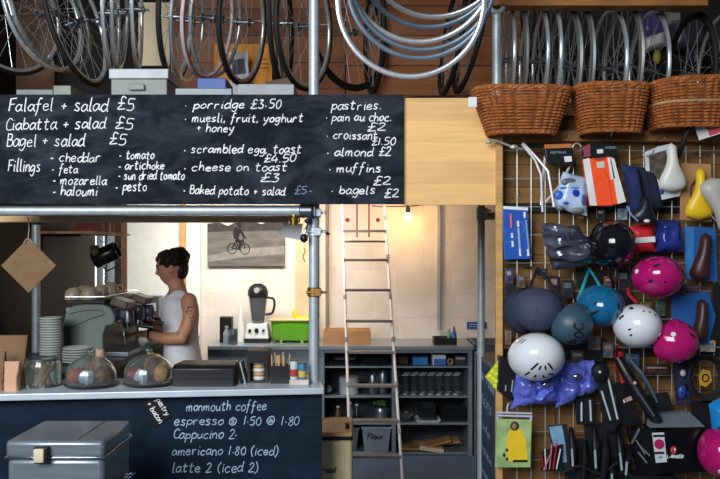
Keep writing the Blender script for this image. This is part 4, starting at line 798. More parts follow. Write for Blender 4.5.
m = MB(); m.prism([c+Vector((-.098,-.09,.03)),c+Vector((.098,-.09,.03)),c+Vector((.08,-.075,.15)),c+Vector((-.08,-.075,.15))], (0,.17,0)); m.build('motor_base', M('blender_white',(214,216,216),.35), t, bevel=.008)
MB().bb(c+Vector((-.10,-.092,0)), c+Vector((.10,.085,.035))).build('foot', black, t, bevel=.004)
for dx,r_ in ((-.055,.012),(.0,.018),(.055,.012)): MB().lathe([(0,0),(r_,0),(r_*.9,.014),(0,.014)], c+Vector((dx,-.083,.10)), 16, Rx(97)).build('knob', black, t)
MB().lathe([(.045,.15),(.05,.165),(.055,.2),(.078,.38),(.074,.38),(.05,.19),(0,.17)], c, 24, caps=False).build('jug', M('smoky_jar',(120,128,134),.1,0,.05,trans=.6), t)
m = MB(); m.lathe([(.079,.37),(.083,.37),(.083,.41),(.07,.445),(.035,.47),(.0,.475)], c, 24); m.build('lid', black, t); MB().lathe([(0,0),(.022,0),(.022,.012),(0,.014)], c+Vector((0,-.078,.42)), 14, Rx(80)).build('lid_cap', M('grey_cap',(150,150,150),.4), t)
MB().tube(line([c+Vector((.07,0,.36)),c+Vector((.13,0,.34)),c+Vector((.12,0,.24)),c+Vector((.06,0,.22))]), .010, 8).build('jug_handle', black, t)
t = thing('green_crate','green plastic crate with a wooden board on top beside the blender','crate',on(291,6.45,WT)); x0 = P(270,0,6.4).x; x1 = P(313,0,6.4).x; zt = P(0,321,6.4).z
rg = []
for z,i in [(WT+.015,.03),(WT+.02,.02),(WT+.05,.008),(zt,0),(zt,.006),(WT+.06,.014),(WT+.026,.03)]:
    rg.append([Vector((x0+i+(x1-x0-2*i)*(.5+.5*math.copysign(abs(math.cos(a))**.3,math.cos(a))), 6.4+i+(.26-2*i)*(.5+.5*math.copysign(abs(math.sin(a))**.3,math.sin(a))), z)) for a in [2*PI*k/32 for k in range(32)]])
MB().loft(rg).build('body', M('lime_plastic',(104,170,38),.3,0,.06), t)
for px in (281,302): MB().bb(on(px,6.42,WT)+Vector((-.012,0,0)), on(px,6.42,WT)+Vector((.012,.2,.018))).build('foot', M('lime_plastic',(104,170,38),.3,0,.06), t, bevel=.004)
bd = tag(MB().bb((x0-.01,6.39,zt),(x1+.01,6.67,zt+.012)).build('chopping_board', M('board_wood',(206,176,132),.6), loc=((x0+x1)/2,6.5,zt), bevel=.002), 'wooden chopping board lying across the green crate', 'board')
for k,(l,dz,da) in enumerate([('lower yellow banana on the chopping board',0,0),('upper yellow banana leaning on the other one',.028,.1)]):
    pts = [P(x,y,6.5+.01*k) for x,y in ([(309,314.5),(304,318),(299,317.5),(295,313.5),(293.5,309)] if k else [(310,317),(304,319.3),(298,318.5),(294,314),(292.5,310.5)])]
    q = line(pts, 5); n = len(q); tag(MB().tube(q, [.0165*min(1,.35+1.6*min(i,n-1-i)/n*2) for i in range(n)], 8).build('banana', M('banana_yellow',(236,190,50),.5,0,.08), loc=pts[2]), l, 'banana', 'bananas on the board')
# canvas picture of a cyclist
pic = thing('picture','black and white canvas photo of a cyclist on the back wall','picture',P(245,266,6.70)); card(207.5,205,284.5,266,6.715,.03).build('canvas', M('canvas_grey',(104,98,92),.8,0,.35,5,stretch=(1,1,5)), pic, smooth=False)
card(207.5,205,284.5,229,6.713,.0015).build('printed_sky', M('print_light',(206,200,190),.8,0,.1,3), pic, smooth=False)
f = [P(x,y,6.712) for x,y in [(207.5,232),(207.5,224),(218,222),(228,226),(236,222),(250,221),(262,224),(272,220),(284.5,222),(284.5,230)]]; MB().prism(f, (0,.0012,0)).build('printed_trees', M('print_dark',(62,56,52),.8,0,.4,30), pic, smooth=False)
f = [P(x,y,6.712) for x,y in [(207.5,262),(207.5,256),(240,249),(284.5,246),(284.5,254),(245,257)]]; MB().prism(f, (0,.001,0)).build('printed_track', M('print_mid',(134,128,120),.8,0,.2,20), pic, smooth=False)
pk = M('print_black',(26,25,26),.8); m = MB()
for cx,cy in ((232,248.5),(245,249)): m.tube([P(cx+4.6*math.cos(a),cy+5.2*math.sin(a),6.711) for a in [2*PI*k/20 for k in range(20)]], .0035, 5, closed=True)
for a_,b_ in [((232,248.5),(236,241)),((236,241),(243,240)),((243,240),(245,249)),((236,241),(239,249)),((239,249),(243,240)),((239,249),(232,248.5)),((243,240),(243.5,237.5)),((243.5,237.5),(246.5,238))]: m.tube([P(*a_,6.711),P(*b_,6.711)], .004, 5)
m.build('printed_bicycle', pk, pic)
m = MB(); m.tube([P(236,239,6.7105),P(236.5,232,6.7105),P(238,228,6.7105)], [.02,.03,.03], 8, flat=.1, up=(0,1,0)); m.tube([P(238,229,6.7105),P(242,233,6.7105),P(244.5,237.5,6.7105)], [.014,.011,.009], 8, flat=.1, up=(0,1,0)); m.tube([P(236,239,6.7105),P(241,243,6.7105),P(239,250,6.7105)], [.018,.015,.01], 8, flat=.1, up=(0,1,0)); m.ell(P(239.5,224.5,6.7105), (.021,.002,.026), 12, 8); m.build('printed_rider', pk, pic)
# hanging bulb
q = P(408,206,6.3); bl = thing('hanging_bulb','lit bare bulb hanging on a black cable in the doorway','lamp',P(408,220,6.55))
MB().tube(line([P(372,206,6.45),P(390,206.5,6.4),P(408,206.5,6.55),P(420,205,6.5)]), .004, 6).build('cable', black, bl)
MB().lathe([(0,-.035),(.018,-.035),(.019,.0),(.012,.022),(0,.025)], P(408,208.5,6.55), 16).build('socket', black, bl)
qb = P(408,217,6.55); MB().ell(qb, (.030,.030,.036), 18, 12).build('glass_bulb', Memit('bulb_glow',(255,196,110),30), bl)
ld = bpy.data.lights.new('bulb_light','POINT'); ld.energy = 4.8; ld.color = (1,.58,.22); ld.shadow_soft_size = .04; lo = bpy.data.objects.new('bulb_light', ld); COL.objects.link(lo); lo.location = P(408,222,6.5)
# ---------------------------------------------------------------- ladder
ldr = thing('ladder','white aluminium ladder leaning against the ceiling in the doorway','ladder',(.1,5.35,0))
Yl = lambda z: 5.35+.50*z
def xl(z, s): k = z/1.9; return (-.06-.079*k) if s < 0 else (.288-.093*k)
wl = M('ladder_white',(236,226,220),.5,.1,.08,20); brk = M('ladder_alu',(160,156,150),.4,.6)
for s in (-1,1):
    m = MB(); m.tube([(xl(z,s),Yl(z),z) for z in (0,.7,1.4,2.2)], .0105, 8); m.build('rail', wl, ldr); MB().box((xl(0,s),5.36,.02), (.04,.06,.04)).build('foot', red, ldr, bevel=.006)
    for k in range(6):
        z = .35+.3*k; MB().box((xl(z,s),Yl(z)-.006,z), (.026,.016,.035), Rx(-27)).build('bracket', brk, ldr, bevel=.003)
for r in (231,260,290,321,352,385.5,420.5,456):
    z = 1.5
    for _ in range(30): z = EYE-(r-HOR)*Yl(z)/F
    MB().bb((xl(z,-1),Yl(z)-.03,z-.010),(xl(z,1),Yl(z)+.03,z+.009)).build('rung', M('rung_grey',(128,116,110),.5,.2), ldr, smooth=False, bevel=.002)
dred = M('dark_red_plastic',(140,26,30),.5)
for px in (357,369):
    a = P(px,204,6.36); b = P(px,237,6.30); MB().tube([a,b], .0065, 8).build('red_strap', dred, ldr)
for px in (347.5,378):
    q = P(px,220,6.37); MB().lathe([(0,-.016),(.013,-.015),(.017,0),(.013,.015),(0,.016)], q, 14, Rx(90)).build('red_knob', dred, ldr)
MB().tube([P(343,241.5,6.31),P(387,241.5,6.31)], .008, 8).build('crossbar', brk, ldr)
# ---------------------------------------------------------------- cream bin
a = P(352,434,3.95); t = thing('cream_bin','cream metal bin with a wooden lid behind the end of the counter','bin',(-.2,4.1,0)); xr = a.x; zt = P(0,433,3.95).z
MB().bb((xr-.36,3.95,0),(xr,4.33,zt-.035)).build('body', cream, t, bevel=.02); MB().bb((xr-.365,3.945,zt-.034),(xr+.005,4.335,zt-.022)).build('rim', black, t, bevel=.003); MB().bb((xr-.36,3.95,zt-.0215),(xr,4.33,zt)).build('lid', M('bin_lid_wood',(222,178,126),.5,0,.15,6), t, bevel=.008)
m = MB(); q = P(347.5,425,4.05); q.z = zt; m.lathe([(0,0),(.012,0),(.010,.02),(.014,.028),(0,.032)], q, 14); m.build('lid_knob', black, t)
m = MB(); m.tube([P(326,472,3.945),P(335,472,3.94),P(336,467,3.94)], .004, 6); m.tube([P(322,470,3.944),P(335,470,3.94)], .003, 6); m.build('latch', dsteel, t)
# ---------------------------------------------------------------- steel cooler
y0,y1 = 2.80,3.14; zt = .932; xa = P(5,0,y0).x; xb = P(104,0,y0).x
t = thing('steel_cooler','brushed steel drinks cooler on legs in front of the counter','cooler',((xa+xb)/2,3.0,0)); cs = M('cooler_steel',(128,138,148),.32,.5,.12,8,stretch=(1,1,10))
MB().bb((xa+.004,y0+.004,.42),(xb-.004,y1-.004,zt-.062)).build('body', cs, t, bevel=.018)
MB().bb((xa,y0,zt-.06),(xb,y1,zt)).build('lid', cs, t, bevel=.014); MB().bb((xa-.003,y0-.003,zt-.064),(xb+.003,y1+.003,zt-.055)).build('lid_rim', chrome, t, bevel=.003)
MB().bb((xb-.10,y0+.02,zt),(xb-.096,y1-.01,zt+.0015)).build('lid_seam', black, t, smooth=False)
q = P(43,454,y0); q.y = y0; MB().box(q+Vector((0,-.012,0)), (.05,.022,.058)).build('latch_plate', black, t, bevel=.004); MB().box(q+Vector((-.004,-.026,0)), (.036,.012,.048)).build('latch', M('latch_cream',(206,196,166),.45), t, bevel=.004)
MB().tube([(xb+.0,y0+.1,.74),(xb+.035,y0+.1,.75),(xb+.035,y1-.1,.75),(xb,y1-.1,.74)], .008, 8).build('side_handle', chrome, t)
for sx in (xa+.03,xb-.03):
    for sy in (y0+.03,y1-.03): MB().bb((sx-.018,sy-.018,0),(sx+.018,sy+.018,.42)).build('leg', dsteel, t, smooth=False)
# ---------------------------------------------------------------- side chalkboard in the doorway
t = thing('side_chalkboard','narrow chalkboard standing sideways in the doorway edge','chalkboard',(.765,4.75,0))
zf, zn = P(475,358,5.22).z, P(497,380,4.42).z
MB().prism([(.755,5.22,0),(.755,4.42,0),(.755,4.42,.92),(.755,5.22,.92)], (.018,0,0)).build('board', M('side_chalkboard_paint',(44,62,88),.7,0,.3,5), t, smooth=False)
m = MB(); m.bb((.752,4.40,0),(.777,4.42,.935)).bb((.752,5.22,0),(.777,5.24,.935)).bb((.752,4.42,.92),(.777,5.22,.935)); m.build('frame', M('frame_grey',(96,112,124),.5), t, smooth=False)
def dmap(px, py): # px along the board depth (0 far .. 1 near), py height
    return Vector((.7535, 5.2-px*.78, py))
for k,(tx,z,x0,x1) in enumerate([('FOR PAIR',.82,.12,.92),('KEEPS',.68,.2,.8),('ride',.53,.2,.75),('open',.39,.3,.8),('daily',.25,.2,.8),('fix',.12,.3,.7)]):
    tot = sum(WID.get(c,.82)+.12 for c in tx); sx = (x1-x0)/tot; cx = 0; m = MB()
    for ch in tx:
        for st in GL.get(ch,'').split('|'):
            if st: m.tube([dmap(x0+(cx+q.x)*sx, z+q.y*.026-.05*(x0+cx*sx)) for q in line([Vector(tuple(map(float,s.split(',')))+(0,)) for s in st.split()],3)], .0024, 5)
        cx += WID.get(ch,.82)+.12
    m.build('chalk_lettering', chalkdim, t)
# ---------------------------------------------------------------- barista
def Q(px, py, dy=0): return P(px, py, 5.1+dy)
U = 5.1/F
pz = Q(183,480); per = thing('person','barista in a white tank top working at the espresso machine','person',(pz.x,5.1,0))
skin = M('skin',(196,140,110),.5,0,.08,14); hairm = M('dark_curly_hair',(32,22,18),.6,0,.3,60,bump=.6); tank = M('white_cotton',(226,228,232),.85,0,.05,30,bump=.1); denim = M('dark_denim',(60,72,96),.85,0,.2,40)
def limb(m, pts, rs, n=14):
    q = []; r = []
    k = 5; pts = [Vector(p) for p in pts]
    cv = line(pts, k)
    for i in range(len(cv)):
        j = min(i//k, len(rs)-2); f = (i-j*k)/k; q.append(cv[i]); r.append(rs[j]*(1-f)+rs[j+1]*f)
    m.tube(q, r, n); m.ell(q[0], r[0]*.99, 14, 10); m.ell(q[-1], r[-1]*.99, 14, 10)
def rings(lst, off=0, n=28):
    out = []
    for row, px, hx, hy in lst:
        c = Q(px, row); out.append([Vector((c.x+(hx*U+off)*math.cos(2*PI*k/n), 5.1+(hy+off)*math.sin(2*PI*k/n), c.z)) for k in range(n)])
    return out
T = [(289,177,7,.055),(294,178,11,.10),(299,179.5,14,.15),(306,180,16,.165),(316,180,16.5,.16),(330,180.5,14.5,.145),(344,181.5,14.5,.14),(358,182.5,16,.155),(374,183.5,17,.172),(392,184,16.5,.172),(404,184,14,.16)]
b = MB(); b.loft(rings(T))
limb(b, [Q(180,298), Q(175.5,281)], [.056,.046])
# head
hc = Q(172.5,267.5)
def headf(q, d):
    fx = -d.x; q = q.copy()
    if fx > 0:
        g = lambda z,y,sz,sy: math.exp(-((d.z-z)/sz)**2-((abs(d.y)-y)/sy)**2)
        q.x -= .018*g(-.14,0,.13,.12)*fx + .010*g(.05,0,.2,.10)*fx + .003*g(-.45,0,.10,.25) + .006*g(-.80,0,.18,.3) + .004*g(.30,0,.12,.5)
        q.x += .008*g(.10,.36,.12,.16) + .003*g(-.33,0,.05,.25)
    if d.z < 0: q.y *= 1-.28*d.z*d.z; q.x += (-.006 if fx > 0 else -.028)*d.z*d.z
    return q
tiltR = Ry(-13) @ Rz(3)
b.ell(hc, (.096,.073,.118), 48, 40, tiltR, headf)
for s in (-1,1): b.ell(hc+Vector((.012,s*.073,-.008)), (.017,.008,.030), 12, 10, Rz(-s*18))
# near arm (left), far arm (right)
limb(b, [Q(189,301,-.14), Q(189.5,318,-.18), Q(181.5,337.5,-.20)], [.052,.044,.037]); limb(b, [Q(181.5,337.5,-.20), Q(164,338.5,-.19), Q(146,333.5,-.15)], [.040,.036,.024])
limb(b, [Q(172,300,.16), Q(167,318,.19), Q(163,331,.20)], [.054,.043,.037]); limb(b, [Q(163,331,.20), Q(156,328,.16), Q(146,324,.10)], [.037,.033,.024])
def hand(m, w, f, up, side):
    """palm from wrist w along f; fingers curl towards -up around what they hold; thumb on `side`"""
    f = f.normalized(); side = side.normalized(); up = up.normalized(); R = Matrix((f, side, up)).transposed()
    m.ell(w+f*.045, (.05,.040,.018), 16, 10, R); L = [.075,.085,.08,.062]
    for k in range(4):
        o = w+f*.085+side*(.030-.020*k); l = L[k]; p1 = o+f*l*.42-up*l*.12; p2 = p1+f*l*.18-up*l*.32; p3 = p2-f*l*.12-up*l*.22
        m.tube([o-f*.02,o,p1,p2,p3], [.0095,.0095,.0088,.0082,.007], 8); m.ell(p3, .007, 8, 6)
    o = w+f*.03+side*.035; m.tube([o-side*.012,o+f*.012+side*.014,o+f*.040+side*.016-up*.016,o+f*.062+side*.006-up*.030], [.012,.0115,.010,.008], 8); m.ell(o+f*.062+side*.006-up*.030, .008, 8, 6)
hand(b, Q(146,333.5,-.15), Q(126,334.5,-.12)-Q(146,333.5,-.15), Vector((0,-.35,1)), Vector((0,1,.2)))
hand(b, Q(146,324,.10), Q(130,322,.05)-Q(146,324,.10), Vector((0,.35,1)), Vector((0,-1,.2)))
# legs inside the trousers and feet
for s in (-1,1):
    limb(b, [Q(184,398,s*.085), Q(183,440,s*.09), Vector((Q(185,0).x,5.1+s*.095,.10))], [.085,.06,.042]); b.ell(Vector((Q(180,0).x,5.1+s*.1,.045)), (.115,.042,.04), 16, 10)
def remesh(o, v):
    r = o.modifiers.new('remesh','REMESH'); r.mode = 'VOXEL'; r.voxel_size = v; r.use_smooth_shade = True; s = o.modifiers.new('smooth','SMOOTH'); s.factor = .5; s.iterations = 4
bo = b.build('body', skin, per, ang=180); remesh(bo, .0065)
# tank top
m = MB(); TT = [(294.5,178.5,11.5,.105),(299,179.5,14.2,.145),(304,180,15.8,.155),(309,180,16.6,.158),(316,180,17,.158),(330,180.5,15.2,.15),(344,181.5,15.2,.148),(358,182.5,16.8,.164),(374,183.5,17.8,.182)]
m.loft(rings(TT, .011))
for s in (-1,1): m.tube(line([Q(168,306,s*.085),Q(171,298,s*.095),Q(178,292.5,s*.095),Q(187,297,s*.095),Q(193,306,s*.09)]), .030, 10, flat=.42, up=(0,0,1))
to = m.build('tank_top', tank, per, ang=180); remesh(to, .006)
m = MB(); m.loft(rings([(366,183,17.3,.178),(380,184,18,.184),(396,184,18,.184),(406,184,15,.165)], .008))
for s in (-1,1): limb(m, [Q(184,400,s*.085), Q(183,440,s*.09), Vector((Q(185,0).x,5.1+s*.095,.09))], [.098,.076,.062])
remesh(m.build('trousers', denim, per, ang=180), .009)
m = MB(); m.ell(Q(173.5,260.5), (15.2*U,.084,12*U), 30, 22, tiltR, fn=lambda q,d: q*(1+.10*noise.noise(d*4.5)+.06*noise.noise(d*9)))
for k in range(70):
    a = random.uniform(0,2*PI); e = random.uniform(-.25,1); d = Vector((math.cos(a)*math.cos(e),math.sin(a)*math.cos(e),math.sin(e)))
    if d.x < -.75 and d.z < -.05: continue
    q = Q(173.5,260.5)+tiltR@Vector((d.x*15*U,d.y*.082,d.z*12.2*U)); m.ell(q, random.uniform(.012,.021), 8, 6)
m.ell(Q(182,270), (6.5*U,.064,11*U), 18, 12, Ry(14), fn=lambda q,d: q*(1+.12*noise.noise(d*5)))
ho = m.build('hair', hairm, per, ang=180)
for s in (-1,1):
    MB().ell(hc+tiltR@Vector((-.082,s*.030,.012)), (.009,.011,.005), 12, 8).build('eye', M('eye_dark',(70,58,54),.3), per, label='open eye'); MB().tube(line([hc+tiltR@Vector((-.092,s*.016,.030)),hc+tiltR@Vector((-.090,s*.032,.035)),hc+tiltR@Vector((-.076,s*.048,.030))]), .004, 6).build('eyebrow', hairm, per)
MB().tube(line([hc+tiltR@Vector((-.076,-.022,-.056)),hc+tiltR@Vector((-.086,0,-.055)),hc+tiltR@Vector((-.076,.022,-.056))]), .0045, 6).build('lips', M('lip',(150,84,72),.5), per)
for k in range(5):
    c = Q(190-(k%2)*1.5,308+k*4.2,-.229); MB().tube(line([c+Vector((.020*math.cos(a_*1.3+k),.006+.008*abs(math.cos(a_*1.3+k)),.009*math.sin(a_*1.3+k))) for a_ in range(4)]), .0028, 5).build('tattoo', M('tattoo_ink',(120,88,80),.6), per, label='dark tattoo line on the upper arm')
MB().ring([(.030,-.006),(.033,-.006),(.033,.006),(.030,.006)], Q(150,334.5,-.158), 24, Rz(-8)).build('wristband', dull, per)
# ---------------------------------------------------------------- display: wire grille and goods
gx0 = P(503,0,3.64).x; gx1 = 1.72; gz1 = P(0,146,3.64).z; gz0 = .45
m = MB(); n = int((gx1-gx0)/.064)
for k in range(n+1): m.tube([(gx0+k*.064,3.64,gz0),(gx0+k*.064,3.64,gz1+.0)], .0026, 5)
for k in range(int((gz1-gz0)/.128)+1): m.tube([(gx0,3.645,gz1-.02-k*.128),(gx1,3.645,gz1-.02-k*.128)], .0026, 5)
for x in (gx0+.064*2, gx0+.064*8, gx0+.064*14):
    for z in (gz1-.02, gz1-.66, gz0+.1): m.tube([(x,3.64,z),(x,3.715,z)], .004, 5)
gr = thing('wire_grille','wire display grille fixed on the boarded wall','grille',((gx0+gx1)/2,3.64,gz0)); m.build('wire_mesh', M('grille_wire',(170,172,166),.4,.5), gr)
# dark batten behind goods
for r0,r1,l in [(203,212,'upper dark batten across the boarded display wall'),(349,356,'lower dark batten across the boarded display wall')]:
    a = P(503,r0,3.70); b = P(740,r1,3.70); tag(MB().bb((a.x,3.695,b.z),(b.x,3.72,a.z)).build('dark_batten', M('batten_dark',(38,34,34),.8), loc=(1.2,3.7,b.z), smooth=False), l, 'batten')
def pegs(px, py, Y0=3.642, ln=.16, lab=None):
    q = P(px,py,Y0); return tag(MB().tube([q,q+Vector((0,-ln,0)),q+Vector((0,-ln-.012,.014))], .0028, 6).build('display_hook', chrome, loc=q), lab, 'hook')
for px,py,l in [(512,198,'chrome hook above the blue tool pack'),(559,141,'chrome hook above the black saddle bag card'),(600,141,'chrome hook above the orange vest'),(652,142,'chrome hook over the white saddle pack'),(630,160,'bare chrome hook between the vest and the white saddle'),(698,158,'chrome hook over the yellow saddle'),(640,158,'bare chrome hook above the navy gloves')]: pegs(px,py,lab=l)
def poly(pts, Y, t, dz=0): return MB().prism([P(x,y,Y) for x,y in pts], (0,t,0))
def flat(name, pts, Y, t, mat, parent=None, **k): return poly(pts,Y,t).build(name, mat, parent, smooth=False, **k)
def pack(name, label, cat, pts, Y, t, mat, grp=None, bevel=.002):
    c = P(sum(p[0] for p in pts)/len(pts), max(p[1] for p in pts), Y+t/2); th_ = thing(name, label, cat, c, grp); poly(pts,Y,t).build('card', mat, th_, smooth=False, bevel=bevel); return th_
def bag(name, label, cat, q, Y, th_, mat, amp=.012, fr=16, seed=1, n=18, grp=None, ang=40, st=(1,1,1)):
    mm = MB().pillow([P(x,y,Y) for x,y in q], th_, n, n, amp, fr, seed, .3, st); o = mm.build(name, mat, loc=P(q[3][0],q[3][1],Y), ang=ang); return tag(o, label, cat, grp)
# --- blue tool pack
bluep = M('blue_pack',(36,88,178),.35,0,.1,8)
t = pack('tool_pack','flat blue pack of hex keys next to the display post','tool pack',[(503,206),(528,207.5),(530.5,259),(504,259.5)],3.60,.014,bluep)
for (xa_,ya_,xb_,yb_,c) in [(511,214,511.5,228,(196,90,100)),(524.5,212,525,218,(220,224,230)),(518,221,518.5,227,(220,224,230)),(518.5,228,520.5,254,(150,170,200)),(512,233,512.5,238,(220,224,230)),(512.5,241,513,247,(220,224,230)),(526,220,529,250,(110,140,190)),(520,249,520.5,256,(226,230,236)),(528,249,528.5,256,(226,230,236))]:
    MB().tube([P(xa_,ya_,3.597),P(xb_,yb_,3.597)], .0055, 8).build('hex_key', M('key_%d_%d' % (c[0],c[1]),c,.3), t)
MB().tube(line([P(505,243,3.598),P(514,240,3.598),P(522,234,3.598),P(524,226,3.598),P(518,220,3.598)]), .003, 5, flat=.4).build('swoosh', M('pale_swoosh',(150,180,214),.5), t)
flat('header',[(503,206),(528,207.5),(528,210.5),(503.3,209)],3.598,.002,white,t)
# --- lever bracket and rack
m = MB(); m.tube(line([P(486,143,3.58),P(493,140,3.56),P(503,143,3.56),P(513,147,3.56),P(523,149,3.57)]), .005, 8); m.ell(P(489,142,3.57),(.014,.010,.009),10,8); m.ell(P(514,147,3.56),(.020,.012,.012),10,8)
tag(m.build('brake_lever', M('pale_metal',(196,196,190),.35,.6), loc=P(500,145,3.57)), 'pale metal lever fixed across the top of the display post', 'lever')
t = thing('pannier_rack','white tubular bicycle rack hanging beside the blue tool pack','bicycle rack',P(540,212,3.55)); wt = M('white_tube',(214,214,216),.35,.2)
for nm,pts in [('stay',[(522,144,3.58),(535,160,3.55),(541,175,3.53),(542.5,212,3.53)]),('stay',[(523,143,3.58),(537,158,3.52),(548,171,3.50),(554,207,3.50)]),('strut',[(546,149,3.6),(543,175,3.56),(541,205,3.54)]),('strut',[(572,162,3.6),(560,185,3.56),(545,203,3.54)])]:
    MB().tube([P(*p) for p in pts], .0055, 8).build(nm, wt, t)
MB().tube([P(527,146,3.58),P(545,146,3.58)], .010, 8).build('clamp', black, t)
# --- saddle bag card
t = pack('saddle_bag_card','black carded saddle bag with orange header above the foil pack','bag',[(544.5,145),(572,144),(574.5,162),(568,166),(551,164.5),(546,158)],3.56,.03,black,bevel=.004)
flat('header',[(544.5,144.5),(571.5,143.5),(572,147.5),(545,148.5)],3.557,.03,M('orange_header',(190,110,60),.5),t); flat('label',[(564,156.5),(571.5,156),(572,161.5),(565,162)],3.557,.003,white,t); chalk('REPAIR',550,566,153.5,1.2,plane_map(3.5575),t,chalkdim,0,.3,name='lettering')
m = MB(); c = P(577,150,3.6); m.tube([c+Vector((.022*math.cos(a),0,.03*math.sin(a))) for a in [PI*k/10 for k in range(11)]]+[c+Vector((-.022,0,-.02))], .0045, 8); tag(m.build('cable_hook', M('pale_metal',(196,196,190),.35,.6), loc=c), 'pale curved hook between the saddle bag card and the black pack', 'hook')
# --- foil pack white/blue
o = bag('accessory_pack','crinkled clear and blue pack hanging below the black saddle bag card','pack',[(563,172),(588,178),(587,216),(552,207)],3.54,.035,M('pale_blue_film',(176,196,224),.18,0,.2,14,bump=.2),.006,20,3)
for (x,y,rx,ry,c) in [(569,182,8,4,(96,104,112)),(559,195,4.5,4.5,(60,110,210)),(574,194,7,6,(24,60,170)),(566,202,4,3,(50,100,200)),(560,208,4,2.5,(110,120,120)),(578,210,6,3,(120,124,120)),(583,200,4,6,(70,80,120)),(571,188,12,1.3,(70,120,200))]:
    MB().ell(P(x,y,3.515), (rx*3.5/F,.010,ry*3.5/F), 12, 8).build('printed_patch', M('patch_%d_%d_%d' % c,c,.3), o)
# --- orange vest
t = pack('high_visibility_vest','folded orange high visibility vest with white bands','vest',[(583,159),(612,156.5),(626,202),(611,206),(590,206)],3.52,.03,M('hi_vis_orange',(255,84,30),.6,0,.06,20),bevel=.006)
wh = M('reflective_band',(226,226,222),.4)
flat('reflective_band',[(583,159.5),(589.5,158),(597,205.5),(590,205.5)],3.517,.004,wh,t); flat('reflective_band',[(610,157),(614,158.5),(626,201.5),(618,204)],3.517,.004,wh,t); flat('reflective_band',[(607.5,157.5),(611,158),(615,178),(611,180)],3.517,.004,wh,t)
flat('collar',[(594,158.5),(606,157.5),(603.5,160),(597,160.5)],3.517,.004,M('collar_dark',(150,60,50),.7),t); flat('care_tag',[(596.5,162),(604,161.3),(605,167.5),(597.5,168)],3.517,.003,M('tag_grey',(206,196,190),.6),t)
for (a_,b_) in [((604,169),(609,180)),((609,180),(612,205))]: MB().tube([P(*a_,3.519),P(*b_,3.519)], .002, 5).build('seam', M('seam_orange',(200,66,30),.7), t)
t = pack('black_pack','flat black pack with pink corner above the orange vest','pack',[(582,146),(592,142.5),(616,143),(617,157),(584,157.5)],3.55,.02,black)
flat('pink_corner',[(583,147),(590,143.5),(590.5,156.5),(584,157)],3.547,.02,M('pink_film',(150,70,90),.3),t); flat('label',[(597,149.5),(603,149),(603.3,153),(597.3,153.5)],3.547,.003,white,t); chalk('SPEED',605,616,148.5,1.0,plane_map(3.5475),t,chalkdim,0,.3,name='lettering')
# --- gloves and dark saddle
bag('cycling_glove','navy padded glove hanging between the vest and the white saddle','glove',[(621,165),(637,166),(647,214),(633,222)],3.55,.035,navy,.008,16,4)
bag('cycling_glove','second navy glove with black palm behind the white saddle pack','glove',[(637,167),(655,168),(664,208),(646,215)],3.58,.03,M('navy_black_fabric',(20,26,52),.8,0,.3,22,bump=.2),.008,16,5)
# --- saddles
def saddle(name, label, nose, tail, wn, wt_, Y, mat, thick=.045, logo=None):
    """saddle hung by its rails: nose and tail are (col,row); widths in metres"""
    A = P(nose[0],nose[1],Y); B = P(tail[0],tail[1],Y); ax = (B-A); L = ax.length; ax.normalize(); sd = ax.cross(Vector((0,1,0))).normalized(); t = thing(name, label, 'saddle', B)
    rg = []; n = 14
    for k in range(n+1):
        v = k/n; e = math.sin(min(1,v/.10)*PI/2)**.8*math.sin(min(1,(1-v)/.13)*PI/2)**.6; w_ = (wn+(wt_-wn)*(1/(1+math.exp(-(v-.58)*11))))*max(e,.12); d = thick*(.75+.25*v)*max(e,.15); c = A+ax*L*v+Vector((0,-.012*math.sin(v*PI),0))
        rg.append([c+sd*(w_/2*math.cos(a))+Vector((0,-d*(.7*max(0,math.sin(a))+.25*min(0,math.sin(a))),0)) for a in [2*PI*j/20 for j in range(20)]])
    MB().loft(rg).build('cover', mat, t)
    for s in (-1,1): MB().tube(line([A+ax*L*.12+Vector((0,.008,0)),A+ax*L*.35+sd*s*.02+Vector((0,.035,0)),A+ax*L*.65+sd*s*.022+Vector((0,.035,0)),A+ax*L*.88+sd*s*.035+Vector((0,.01,0))]), .0035, 6).build('rail', dsteel, t)
    return t
t = thing('saddle_card','pale hanging card with dark window behind the white saddle','card',P(664,200,3.57)); poly([(645,152),(660,146),(669,144),(672,150),(683,186),(680,196),(662,200),(656,197),(657,188),(646,174)],3.565,.008).build('card', M('card_pale',(206,208,212),.5), t, smooth=False, bevel=.002)
flat('window',[(649,155),(666,150),(668,178),(661,182),(650,172)],3.562,.004,M('window_dark',(86,80,70),.3,0,.5,40),t); MB().ell(P(661,192,3.563),(.014,.004,.012),14,8).build('logo', M('logo_blue',(50,80,160),.5), t)
ws = M('white_leather',(214,214,206),.35,0,.06)
saddle('bicycle_saddle','white saddle on the pale card, nose up',(671,143),(672,192),.042,.125,3.53,ws)
t = pack('cardboard_card','plain brown cardboard card behind the yellow saddle','card',[(681,163),(711,164),(712,222),(680,220)],3.58,.006,cardb)
saddle('bicycle_saddle','yellow saddle on the brown cardboard card',(700,168),(698.5,220),.04,.13,3.54,M('yellow_vinyl',(232,190,30),.35,0,.05))
saddle('bicycle_saddle','large pale saddle at the frame edge above the dark brown one',(724,232),(710,178),.045,.12,3.48,M('pale_grey_leather',(178,174,164),.4,0,.08),.06)
saddle('bicycle_saddle','small black saddle hanging low under the navy glove',(646,196),(642,224),.05,.12,3.50,M('black_leather',(24,26,36),.35,0,.2),.05)
MB().tube(line([P(627,206,3.47),P(631,214,3.47),P(638,221,3.47)]), .004, 6).build('piping', M('pale_blue_piping',(120,160,200),.4), bpy.data.objects['bicycle_saddle.003']); MB().ell(P(647,221,3.45),(.014,.008,.008),12,8).build('logo', white, bpy.data.objects['bicycle_saddle.003'])
